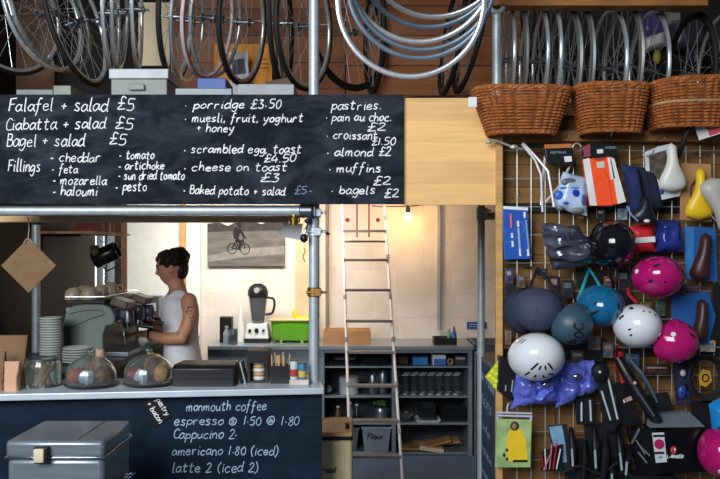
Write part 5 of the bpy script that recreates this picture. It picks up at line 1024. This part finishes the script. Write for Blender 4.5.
tag(MB().tube(line([P(700,118,3.56),P(692,126,3.5),P(686,135,3.5),P(682,146,3.52),P(678,157,3.58)]), [.012]*25, 10).build('inner_tube', dull, loc=P(686,140,3.5)), 'thick black rubber tube curving down beside the red and white box', 'tube')
t = thing('inner_tube_box','small red and white box on the display rail at the frame edge','box',P(710,141,3.5)); R_ = Matrix.Rotation(math.radians(20),3,'Y').inverted(); c = P(712,128,3.52)
MB().box(c, (.13,.07,.07), Ry(-18)@Rz(-24)).build('carton', M('white_card',(206,204,206),.6), t, smooth=False, bevel=.002); Rb = Ry(-18)@Rz(-24); MB().box(c+Rb@Vector((.022,-.0355,-.005)), (.084,.002,.05), Rb).build('red_label', red, t, smooth=False); MB().box(c+Rb@Vector((.02,-.037,.004)), (.05,.001,.006), Rb).build('lettering', white, t, smooth=False)
bag('blue_pouch','dark blue pouch behind the red and white box at the frame edge','pouch',[(710,112),(724,113),(725,126),(712,128)],3.60,.03,M('blue_pouch',(40,64,110),.4),.006,20,6,10)
# --- foil bag, colour bags
bag('foil_bag','shiny crumpled black plastic bag left of the black helmet','bag',[(541,222),(578,224),(606,262),(551,271)],3.52,.06,M('foil_painted_highlights',(112,114,132),.24,.75,.85,9,stretch=(.5,1,3.2)),.030,26,8,44,None,14,(.5,1,1.6))  # stretched noise paints bright highlight streaks into the bag's colour
o = bag('red_bag','red pack with white stripe right of the black helmet','pack',[(629,226),(653,224),(656,252),(632,253)],3.57,.03,M('red_film',(206,36,48),.4),.004,16,9,12)
flat('white_stripe',[(631,238),(655,236.5),(655.5,242),(632,243.5)],3.528,.012,white,o)
bag('blue_bag','crumpled dark blue bag above the magenta helmet','bag',[(655,219),(681,221),(683,252),(656,251)],3.57,.035,M('deep_blue_film',(38,52,130),.2,0,.3,12),.012,18,10,16)
bluec = M('mid_blue_card',(34,92,160),.5,0,.08)
t = pack('blue_card','blue backing card behind the upper dark brown saddle','card',[(684,226),(716,228),(718,282),(686,279)],3.60,.008,bluec); flat('clear_cover',[(685,227),(694,227),(694,279),(687,279)],3.597,.002,M('pale_blue_edge',(60,124,186),.4),t)
t = pack('blue_card','blue crumpled backing card behind the lower dark brown saddle','card',[(671,296),(708,291),(716,316),(709,344),(690,345),(688,330),(672,318)],3.60,.008,bluec)
br_ = M('brown_leather',(64,34,30),.4,0,.15)
saddle('bicycle_saddle','upper dark brown saddle hanging on a blue card',(706,233),(697,281),.05,.085,3.575,br_,.06); saddle('bicycle_saddle','lower dark brown saddle hanging on a blue card',(702,299),(697,342),.045,.07,3.575,br_,.06)
# ---------------------------------------------------------------- helmets
def helmet(name, label, px, py, Y, a, b, c, crown, roll, mat, vents=(), vm=None, stick=None, tmax=98, letter=None, strap=None, peak=None, lobes=0):
    C = P(px,py,Y); z = Vector(crown).normalized(); xx = (Vector((1,0,0))-z*z.x).normalized(); R = Matrix((xx, z.cross(xx), z)).transposed() @ Matrix.Rotation(math.radians(roll),3,'Z')
    t = thing(name, label, 'helmet', C)
    S = lambda th_,ph,o=0: C+R@Vector(((a+o)*math.sin(th_)*math.cos(ph),(b+o)*math.sin(th_)*math.sin(ph),(c+o)*math.cos(th_)*(1 if math.cos(th_) > 0 else .8)))
    nu = 40; rg = []
    for o,seq in ((0,[.0+.02]+[k/16 for k in range(1,17)]),(-.016,[k/16 for k in range(16,0,-1)]+[.02])):
        for v in seq: rg.append([S(v*math.radians(tmax+7*math.cos(2*2*PI*k/nu)), 2*PI*k/nu, o*(1 if v < .99 else .7)) for k in range(nu)])
    MB().loft(rg).build('shell', mat, t, ang=50)
    rg = [[S(v*math.radians(90), 2*PI*k/nu, -.017) for k in range(nu)] for v in (.05,.3,.6,.85,1.0)]+[[S(v*math.radians(90), 2*PI*k/nu, -.034) for k in range(nu)] for v in (1.0,.7,.4,.05)]
    MB().loft(rg).build('liner', dull, t)
    for (th_,ph,l,w_,tw) in vents:
        th_ = math.radians(th_); ph = math.radians(ph); p = S(th_,ph); e = .01; tn = (S(th_+e,ph)-p).normalized(); tp_ = (S(th_,ph+e)-p).normalized(); nn = tn.cross(tp_).normalized(); d = (tn*math.cos(math.radians(tw))+tp_*math.sin(math.radians(tw))); s_ = nn.cross(d)
        # conforming slot: points on the surface
        out = []
        for k in range(20):
            q = 2*PI*k/20; u_ = l/2*math.copysign(abs(math.cos(q))**.6,math.cos(q)); v_ = w_/2*math.copysign(abs(math.sin(q))**.7,math.sin(q))
            out.append((u_,v_))
        Ri = R.transposed()
        def proj(u_,v_,lift):
            w = Ri@(p+d*u_+s_*v_-C); k_ = 1/math.sqrt((w.x/a)**2+(w.y/b)**2+(w.z/c)**2); w = w*k_; return C+R@(w*(1+lift/.11))
        rr = [[proj(u_,v_,-.004) for u_,v_ in out],[proj(u_,v_,.0012) for u_,v_ in out],[proj(u_*.5,v_*.5,.0013) for u_,v_ in out]]
        MB().loft(rr).build('vent', vm or dull, t, ang=70)
    if stick:
        th_,ph,r_,col = stick; p = S(math.radians(th_),math.radians(ph),.001); nn = (p-C).normalized(); q = nn.to_track_quat('Z','Y').to_matrix(); MB().lathe([(0,-.003),(r_,-.003),(r_,.0012),(0,.0018)], p, 20, q).build('sticker', col, t)
    if letter:
        tx,x0,y0,sz,ang,lm = letter; m = MB(); cx = 0; ca,sa = math.cos(math.radians(ang)),math.sin(math.radians(ang))
        for ch in tx:
            for st in GL.get(ch,'').split('|'):
                if not st: continue
                pts = []
                for s in line([Vector(tuple(map(float,s.split(',')))+(0,)) for s in st.split()],3):
                    u_,v_ = (cx+s.x)*sz,s.y*sz*.6; X,Z = x0+u_*ca-v_*sa, y0+u_*sa+v_*ca
                    # cast onto the shell along the view line of the crown
                    k_ = max(.05,1-(X/a)**2-(Z/b)**2); pts.append(C+R@Vector((X,Z,c*math.sqrt(k_)+.0012)))
                m.tube(pts, .0042, 6)
            cx += 1.15
        m.build('lettering', lm, t)
    if strap:
        for pts in strap[1:]: MB().tube(line([P(*q) for q in pts]), .007, 8, flat=.35, up=(0,1,0)).build('strap', strap[0], t)
    if peak:
        pk_ = MB(); rg = []
        for k in range(13):
            ph = math.radians(peak[0]-62+k*124/12); e = math.cos((k-6)/6*PI/2); rg.append([S(math.radians(84),ph,.002),S(math.radians(86),ph,.002+peak[1]*max(e,.04)),S(math.radians(91),ph,.002+peak[1]*max(e,.04)),S(math.radians(92),ph,.002)])
        pk_.loft(rg).build('peak', mat, t)
    return t
gl = lambda n,c,r=.12: M(n,c,r,0,.04,6,coat=.6)
capm = M('charcoal_cap_fabric',(60,66,92),.75,0,.12,9,bump=.3)
mag = gl('magenta_gloss',(176,18,104)); tealm = gl('teal_gloss',(16,98,140),.15); whm = gl('white_gloss',(226,230,236),.2); blk = gl('black_gloss',(12,13,18),.12); pocm = M('slate_teal_matt',(50,78,94),.42,0,.06,6)
strapb = M('strap_black',(20,20,24),.8); strapt = M('strap_teal',(30,150,160),.7); strapr = M('strap_red',(190,26,40),.7)
helmet('helmet','charcoal fabric covered cap helmet behind the other cap helmet',520,312,3.60,.075,.098,.07,(-.2,-.9,.1),8,M('dark_cap_fabric',(40,46,64),.8,0,.12,9,bump=.3))
helmet('helmet','charcoal fabric covered cap helmet in front with black straps',538,310,3.50,.112,.098,.12,(.05,-1,.05),-14,capm,vents=[(20,200,.03,.003,60),(45,250,.05,.003,20),(50,300,.05,.003,-20),(35,60,.06,.003,80)],vm=M('cap_seam',(44,48,66),.8),strap=(strapb,[(529,289,3.48),(535,274,3.5),(537,270,3.6)],[(562,302,3.48),(548,280,3.5),(537,268,3.6)],[(541,272,3.5),(555,290,3.47),(566,300,3.47)],[(532,268,3.55),(524,267,3.6)]))
helmet('helmet','slate teal matt helmet with black lettering in the middle of the helmets',570,323,3.45,.098,.092,.105,(.50,-.83,-.2),22,pocm,tmax=92,letter=('POC',-.052,-.05,.030,66,dull))
helmet('helmet','glossy teal blue helmet with turquoise straps',600,305,3.50,.102,.092,.125,(.08,-.97,-.12),-6,tealm,vents=[(38,200,.045,.011,20),(40,160,.018,.009,60),(58,185,.02,.01,0),(24,30,.034,.010,65),(33,8,.034,.011,80),(44,25,.030,.010,70),(42,345,.030,.010,80)],strap=(strapt,[(578,300,3.5),(584,284,3.5),(589,270,3.6)],[(589,268,3.6),(596,279,3.5),(600,286,3.46)]))
helmet('helmet','small white helmet between the teal and magenta helmets',637,326,3.44,.101,.094,.125,(-.05,-.97,.18),-12,whm,vents=[(34,100,.008,.008,0),(36,75,.009,.009,0),(40,50,.010,.010,0),(55,130,.022,.014,10),(60,170,.03,.012,40),(40,215,.014,.008,0),(46,235,.014,.008,0),(60,330,.012,.012,0)],strap=(strapr,[(617,345,3.44),(616,357,3.55),(617,375,3.62)],[(637,303,3.5),(629,294,3.56),(628,286,3.63)]))
helmet('helmet','glossy magenta helmet at the top of the helmets, vents on its side',657,277,3.48,.110,.090,.125,(.12,-.95,.2),-5,mag,vents=[(35,150,.03,.012,50),(55,125,.025,.010,40),(24,35,.032,.009,65),(33,12,.034,.010,75),(46,10,.030,.010,80),(44,330,.028,.010,80),(50,215,.022,.012,0),(34,62,.026,.009,50),(30,250,.012,.008,0)],stick=(76,175,.010,white))
helmet('helmet','glossy magenta helmet lowest on the right, tilted to show its rim',670,340,3.45,.100,.095,.12,(.6,-.74,-.15),14,mag,vents=[(30,85,.032,.012,30),(48,62,.034,.012,30),(24,230,.03,.003,20)],stick=(64,128,.010,white),tmax=94)
helmet('helmet','round glossy black helmet beside the shiny foil bag',611,244,3.47,.100,.105,.13,(.02,-1,.0),0,blk,vents=[],strap=(strapb,[(612,265,3.45),(610,274,3.5),(613,283,3.55),(612,290,3.62)]))
helmet('helmet','largest white helmet with black slots, lowest at the display post',536,357,3.42,.120,.102,.14,(.0,-.93,.30),0,whm,vents=[(40,245,.05,.008,-14),(40,262,.026,.007,-6),(40,279,.026,.007,6),(40,296,.05,.008,14),(66,240,.045,.008,-10),(66,258,.026,.007,-6),(66,277,.03,.007,20),(66,296,.045,.008,40),(48,140,.03,.004,70),(56,140,.03,.004,70)])
helmet('helmet','dark magenta helmet cut by the frame edge beside the black light box',716,452,3.42,.075,.10,.11,(.1,-.95,.2),0,mag,stick=(55,250,.012,white),vents=[(40,60,.03,.01,30)])
# --- left lower packs
t = thing('black_strap_pack','black boxed pack with silver stripes beside the yellow dotted flag','pack',P(508,400,3.56)); poly([(499,356),(508,358),(521,378),(518,398),(508,399),(498,391)],3.55,.05).build('box', black, t, smooth=False, bevel=.004)
for a_,b_ in [((513,380),(511.5,392)),((518,378),(516.5,393)),((506,385),(505.5,391))]: MB().tube([P(*a_,3.548),P(*b_,3.548)], .0035, 6).build('stripe', M('stripe_silver',(190,196,200),.3,.4), t)
t = pack('dotted_flag','yellow dotted triangular flag on the display post','flag',[(498.5,360),(485,377),(497,391)],3.56,.006,M('dull_yellow',(186,190,60),.6))
for x,y in [(496,366),(492.5,371),(496,373.5),(490,376),(493,378.5),(496,381),(495,386)]: MB().lathe([(0,0),(.009,0),(.009,.002),(0,.003)], P(x,y,3.559), 14, Rx(90)).build('dot', M('bright_yellow',(230,232,40),.5), t)
bl = M('blue_film',(92,106,200),.2,0,.4,14,bump=.3)
bag('blue_bag','crumpled blue bag directly under the largest white helmet','bag',[(516,374),(562,371),(559,401),(511,408)],3.54,.05,bl,.020,30,12,34,None,22)
bag('blue_bag','crumpled blue bag under the slate teal helmet','bag',[(557,364),(594,360),(600,388),(556,407)],3.55,.05,bl,.020,30,13,34,None,22)
for px,py,l in [(577,376,'shiny metal buckle on the blue bag under the slate teal helmet'),(546,384,'shiny metal buckle on the blue bag under the white helmet')]: tag(MB().ell(P(px,py,3.47),(.022,.012,.010),14,8,fn=lambda q,d: q*(1+.2*noise.noise(d*4))).build('metal_buckle', chrome, loc=P(px,py,3.47)), l, 'buckle')
t = pack('raincoat_pack','clear pack with a yellow raincoat picture on green','pack',[(497,419),(532,420),(530.5,467.5),(495,467.5)],3.55,.014,M('raincoat_green',(156,182,120),.5,0,.35,16))
yw = M('raincoat_yellow',(234,196,40),.5,0,.08,20)
flat('printed_coat',[(509,431),(513,428.5),(518,428.5),(522,431),(526,440),(528,458),(525,462),(508,461),(506,452),(507,440)],3.548,.003,yw,t)
MB().ell(P(514.5,426,3.547),(.020,.004,.021),14,8).build('printed_hood', M('hood_dark',(70,50,36),.7), t); MB().ell(P(514.5,426.5,3.545),(.010,.004,.013),12,8).build('printed_face', M('face_brown',(160,116,86),.6), t)
for k,(x0,x1,y) in enumerate([(513,527,461)]): MB().tube([P(x0,y,3.547),P(x1,y,3.547)], .005, 6).build('printed_hem', black, t)
for x,y in [(507,450),(504,455),(507,459)]: MB().ell(P(x,y,3.547),(.006,.002,.008),8,6).build('printed_glove', black, t)
m = MB(); m.tube([P(496,412.5,3.55),P(532,413.5,3.55),P(532,416.5,3.55),P(496,415.5,3.55)], .0045, 6, closed=True); m.tube(line([P(507,412,3.55),P(508,405,3.55),P(512,402,3.6)]), .004, 6); m.bb(P(496.5,416,3.55)+Vector((0,0,-.02)), P(498,416,3.558)); m.bb(P(530,416,3.55)+Vector((0,0,-.02)), P(531.5,416,3.558)); m.build('hanger', M('clear_hanger',(190,196,214),.25), t)
t = pack('light_card','dark card with a pale blue bicycle light beside the raincoat pack','card',[(548,426),(567,424),(575,468),(556,470)],3.57,.010,M('card_charcoal',(30,32,38),.5))
flat('printed_panel',[(549,427),(562,425.5),(565,442),(567,462),(560,463),(552,440)],3.567,.003,M('panel_blue',(120,160,190),.5,0,.3,20),t); MB().tube(line([P(556,425,3.565),P(555.5,419,3.6),P(556,414,3.64)]), .003, 6).build('hook_loop', chrome, t)
t = thing('reflector_pack','pack of red and white reflective strips below the blue light card','pack',P(548,470,3.54))
for k,(a_,b_) in enumerate([((543,468),(541.5,455)),((546,469),(545,449)),((549.5,469),(552,444)),((553,469),(557,443)),((556.5,469),(560.5,449)),((544,470),(550,455))]): MB().tube([P(*a_,3.54-.003*k),P(*b_,3.54-.003*k)], .006, 8, flat=.5, up=(1,0,0)).build('strip', [red,white,M('pink_strip',(200,130,140),.5)][k%3], t)
flat('backing',[(541,452),(563,444),(562,471),(541,471)],3.552,.006,dull,t)
# pumps and bars
def barpack(label, pts, bars, Y, barm=None):
    t = pack('mudguard_pack', label, 'pack', pts, Y, .016, M('black_card',(16,17,20),.5))
    for a_,b_ in bars: MB().tube([P(*a_,Y-.003),P(*b_,Y-.003)], .0075, 8, flat=.6, up=(1,0,0)).build('white_bar', barm or M('bar_pale',(190,206,218),.35), t)
barpack('black pack with two long pale bars right of the blue bags',[(596,374),(606,371),(622,421),(614,432),(605,430)],[((601.5,391),(610.5,420)),((608,378),(617.5,419))],3.53)
barpack('short black pack with two pale bars just under the blue bags',[(576,398),(594,397),(594,424),(577,425)],[((581.5,402),(581.5,421)),((590,400),(591,421))],3.57)
m = MB(); m.lathe([(0,-.02),(.038,-.018),(.042,0),(.036,.02),(.012,.026),(0,.027)], P(600,372,3.52), 22, Rx(90)); o = m.build('bicycle_bell', black, loc=P(600,372,3.52)); tag(o, 'round black bell with a pale dot right of the blue bags', 'bell'); MB().ell(P(600,372,3.492),(.006,.004,.006),10,8).build('pale_dot', white, o)
tag(MB().tube(line([P(620.5,352,3.6),P(621.5,366,3.56),P(623.5,383,3.55)]), .011, 8, flat=.3, up=(0,1,0)).build('red_strap', strapr, loc=P(622,383,3.55)), 'short red strap hanging above the long black lock', 'strap')
t = thing('long_lock','long black bicycle lock hanging diagonally with a shiny tube','lock',P(655,422,3.5)); MB().tube([P(618,358,3.56),P(628,376,3.52),P(658,423,3.50)], [.020,.026,.024], 14).build('body', black, t); MB().tube([P(636,389,3.472),P(654,416,3.462)], .006, 10).build('shiny_tube', chrome, t); MB().ell(P(635,383,3.475),(.008,.006,.008),10,8).build('rivet', M('rivet_pink',(220,180,170),.3), t)
tag(MB().tube([P(630,360,3.58),P(640,372,3.58),P(648,384,3.58),P(657,402,3.58)], [.016,.024,.018,.012], 10, flat=.5, up=(1,0,0)).build('pump', M('slate_blue_metal',(96,112,134),.4,.2), loc=P(645,400,3.58)), 'slate blue pump behind the long black lock', 'pump')
t = pack('black_card','black card with pale print left of the long black lock','card',[(614,384),(626,380),(642,424),(622,428)],3.56,.014,black); flat('print',[(624,399),(631,396),(632.5,400),(625.5,402.5)],3.557,.003,M('print_pinkish',(196,150,150),.5),t); flat('print',[(623,400),(625.5,399),(626,402),(624,403)],3.557,.003,white,t)
t = thing('light_set','small blue and silver bicycle light set under the lower brown saddle','light',P(684,406,3.55)); poly([(674,362),(694,364),(692,404),(677,406)],3.57,.012).build('card', M('card_violet',(40,38,60),.5,0,.5,30), t, smooth=False); MB().ell(P(683,373,3.56),(.014,.014,.016),12,10).build('lens', M('lens_bright',(230,230,234),.1,.3), t); MB().ell(P(682,392,3.56),(.020,.012,.03),12,10).build('blue_light', M('light_blue_case',(44,64,150),.3), t); MB().tube([P(686,384,3.56),P(689,403,3.56)], .004, 6).build('silver_strip', chrome, t); MB().ell(P(690,378,3.56),(.014,.010,.025),12,8).build('violet_light', M('violet_case',(90,70,120),.3), t)
t = thing('cable_lock','coiled black cable lock with a yellow tag at the display edge','lock',P(705,396,3.55)); c = P(705,377,3.55)
for k in range(3): MB().tube([c+Vector(((.068+.006*k)*math.cos(a),-.010*k,(.085+.006*k)*math.sin(a))) for a in [2*PI*j/36 for j in range(36)]], .0075, 8, closed=True).build('cable_coil', dull, t)
flat('tag',[(699,375),(703,369),(710,371),(712,381),(706,387),(700,385)],3.54,.006,M('tag_yellow',(200,150,50),.5),t); MB().tube([P(705.5,378,3.537)+Vector((.014*math.cos(a),0,.016*math.sin(a))) for a in [2*PI*j/20 for j in range(20)]], .003, 6, closed=True).build('tag_ring', black, t)
bag('blue_bag','bright sky blue bag at the frame edge under the cable lock','bag',[(709,404),(726,394),(728,424),(712,432)],3.46,.05,M('sky_blue_film',(30,140,214),.35),.008,14,21,12)
# black light box
Yx = 3.46; t = thing('light_box','large black boxed bicycle light with a logo and magenta disc','box',P(672,474,Yx))
f = [P(654,430,Yx),P(700,428,Yx),P(708,472,Yx),P(661,474,Yx)]; k = P(612,436,3.62); s_ = [P(654,430,Yx),P(661,474,Yx),P(632,474,3.60),P(634,424,3.60)]
m = MB(); bk = [q+Vector((0,.14,0)) for q in f]; m.prism(f,(0,.14,0)); m.build('carton', M('gloss_black_card',(12,13,15),.25), t, smooth=False, bevel=.002)
m = MB(); m.prism([f[0]+Vector((-.002,0,0)),f[3]+Vector((-.002,0,0)),P(640,476,3.57),P(628,430,3.57)], (0,.03,0)); m.build('side_flap', M('black_flap',(20,21,24),.35), t, smooth=False)
flat('label_strip',[(652,433),(664,432.5),(667,462),(656,463)],Yx-.004,.003,M('label_white',(206,210,214),.5),t); MB().lathe([(0,0),(.021,0),(.021,.003),(0,.004)], P(659,444,Yx-.006), 22, Rx(90)).build('magenta_disc', M('disc_magenta',(176,30,90),.4), t)
for y in (436,453): MB().tube([P(653,y,Yx-.006),P(664,y-.3,Yx-.006)], .0045, 5).build('label_line', black, t)
MB().ell(P(660,457,Yx-.005),(.010,.002,.006),10,6).build('label_print', M('print_grey',(150,156,164),.5), t)
MB().tube([P(674,450,Yx-.002)+Vector((.011*math.cos(a),0,.011*math.sin(a))) for a in [.9+1.45*PI*j/12 for j in range(13)]], .005, 6).build('logo', M('logo_red',(220,70,60),.4), t); MB().ell(P(675,449.5,Yx-.003),(.006,.002,.006),8,6).build('logo_dot', white, t)
chalk('L-RAIDER',667,683.5,458,1.7,plane_map(Yx-.002),t,white,0,.42,rnd=.0,name='lettering')
for k,(a_,b_) in enumerate([((636,440),(645,454)),((638,452),(647,463)),((640,446),(650,456))]): MB().tube([P(*a_,3.53),P(*b_,3.50)], .003, 5).build('printed_line', M('flap_grey',(120,126,130),.5), t)
m = MB(); m.tube([P(632,443,3.55),P(640,428,3.52)], .008, 8); tag(m.build('silver_clip', chrome, loc=P(636,436,3.54)), 'small silver clip left of the black light box', 'clip')
t = thing('clear_case','grey clear plastic case lying on the black light box','case',P(680,430,3.5)); MB().prism([P(650,428,3.45),P(652,415,3.55),P(690,412,3.55),P(706,427,3.45)], (0,.05,.0)).build('case', M('case_grey',(110,120,128),.25), t, smooth=False, bevel=.004)
pack('light_box','lower black box with white label under the large light box','box',[(630,476),(676,476),(680,500),(634,502)],3.48,.1,black)
# dark goods hanging low: tools, levers, cables
for k,(x0,y0,x1,y1,r_,hl,l) in enumerate([(571,428,573,470,.016,1,'black handle tool with pale tip beside the reflective strips'),(594,428,596,472,.018,1,'black tool hanging under the two pale bars'),(606,436,603,478,.02,0,'thick black grip hanging low in the dark goods'),(618,432,622,474,.018,1,'black grip with pale tip left of the black box'),(628,445,626,479,.016,1,'short black tool right under the diagonal lock'),(585,440,583,478,.014,0,'thin black tool in the dark goods'),(612,458,612,490,.017,1,'black tool at the bottom edge of the dark goods')]):
    t = thing('hanging_tool', l, 'tool', P(x1,y1,3.56)); MB().tube([P(x0,y0,3.6),P((x0+x1)/2+1,(y0+y1)/2,3.54),P(x1,y1,3.55)], [r_*.6,r_,r_*.8], 10).build('handle', black, t)
    if hl: MB().tube([P((x0+x1)/2,(y0+y1)/2,3.52),P(x1,y1-4,3.53)], .005, 6).build('pale_tip', M('tip_pale',(176,186,196),.3), t)
MB().tube(line([P(560,474,3.56),P(580,466,3.54),P(600,474,3.54),P(620,462,3.55),P(632,474,3.56)]), .006, 8).build('black_cable', dull, loc=P(600,474,3.55)); tag(bpy.data.objects['black_cable'], 'black cable looping through the dark goods at the bottom', 'cable')
for pts,Y,l in [([(604,426),(622,424),(630,480),(606,482)],3.59,'large flat black card behind the tools under the diagonal lock'),([(560,442),(584,438),(590,482),(566,484)],3.595,'flat black card behind the reflective strips'),([(640,396),(668,392),(676,416),(646,420)],3.59,'dark card above the clear case on the black light box'),([(690,402),(712,400),(714,432),(694,436)],3.59,'flat black card between the cable lock and the light box'),([(584,424),(603,422),(606,476),(588,478)],3.60,'narrow black card behind the tools under the two pale bars'),([(562,336),(606,338),(604,362),(566,360)],3.612,'dark card directly under the teal blue helmet'),([(505,286),(516,284),(518,300),(506,302)],3.612,'dark card behind the front cap helmet strap'),([(598,288),(634,292),(632,312),(600,308)],3.612,'dark card between the teal blue and black helmets'),([(640,240),(660,240),(660,262),(640,262)],3.615,'dark card between the red pack and the magenta helmet'),([(575,268),(604,270),(602,290),(577,288)],3.612,'dark card behind the turquoise helmet straps'),([(712,284),(724,284),(724,340),(712,340)],3.612,'dark card at the frame edge beside the lower brown saddle'),([(664,330),(690,346),(690,362),(668,364)],3.60,'dark card under the lower brown saddle')]:
    pack('black_card', l, 'card', pts, Y, .008, M('black_card_matt',(20,20,24),.5,0,.4,30))
# small packs hanging behind the helmets
for k,(x0,y0,x1,y1,c,l) in enumerate([(505,268,514,284,(60,60,84),'small violet grey pack behind the black straps'),(517,274,526,288,(90,80,70),'small brown pack left of the cap helmets'),(549,276,560,296,(54,30,50),'small plum pack above the slate teal helmet'),(562,280,574,298,(40,44,50),'small dark pack between black straps and teal helmet'),(604,276,616,287,(120,70,60),'small reddish pack above the teal helmet'),(618,270,630,290,(46,44,52),'small dark pack under the black helmet'),(640,302,652,312,(110,100,60),'small olive pack between white and magenta helmets'),(656,300,666,316,(70,90,80),'small green grey pack between the two magenta helmets'),(571,350,584,364,(88,76,80),'small grey pack left of the battens under the teal helmet'),(588,335,601,350,(126,110,100),'small pale pack under the teal helmet'),(603,342,614,358,(90,96,100),'small grey pack left of the red strap of the white helmet'),(626,354,640,366,(60,84,104),'small blue grey pack under the small white helmet'),(645,364,670,374,(70,36,34),'small dark red pack under the tilted magenta helmet'),(700,340,716,352,(170,160,150),'small pale pack at the edge under the lower brown saddle'),(690,350,700,362,(50,50,56),'small dark pack above the cable lock'),(505,330,512,345,(120,90,80),'small brown pack left of the largest white helmet'),(536,268,548,276,(50,54,60),'small dark pack under the foil bag'),(682,284,700,292,(84,60,60),'small brown red pack between the blue cards'),(692,430,704,446,(36,38,44),'small dark pack behind the black light box'),(578,206,584,219,(160,110,60),'small orange pack under the clear blue pack'),(596,208,606,220,(40,40,44),'small black pack under the orange vest'),(618,208,628,220,(120,140,150),'small pale pack under the vest corner')]):
    t = pack('small_pack', l, 'pack', [(x0,y0),(x1,y0+.5),(x1-.5,y1),(x0+.5,y1)], 3.61, .018, M('small_pack_%d' % k, c, .4, 0, .6, 60), bevel=.003)
    flat('label',[(x0+2,y0+3),(x1-3,y0+3),(x1-3,y0+(y1-y0)*.45),(x0+2,y0+(y1-y0)*.45)],3.608,.003,M('small_label_%d' % (k%4),[(150,146,150),(110,120,140),(160,130,110),(90,96,104)][k%4],.5,0,.5,80),t)
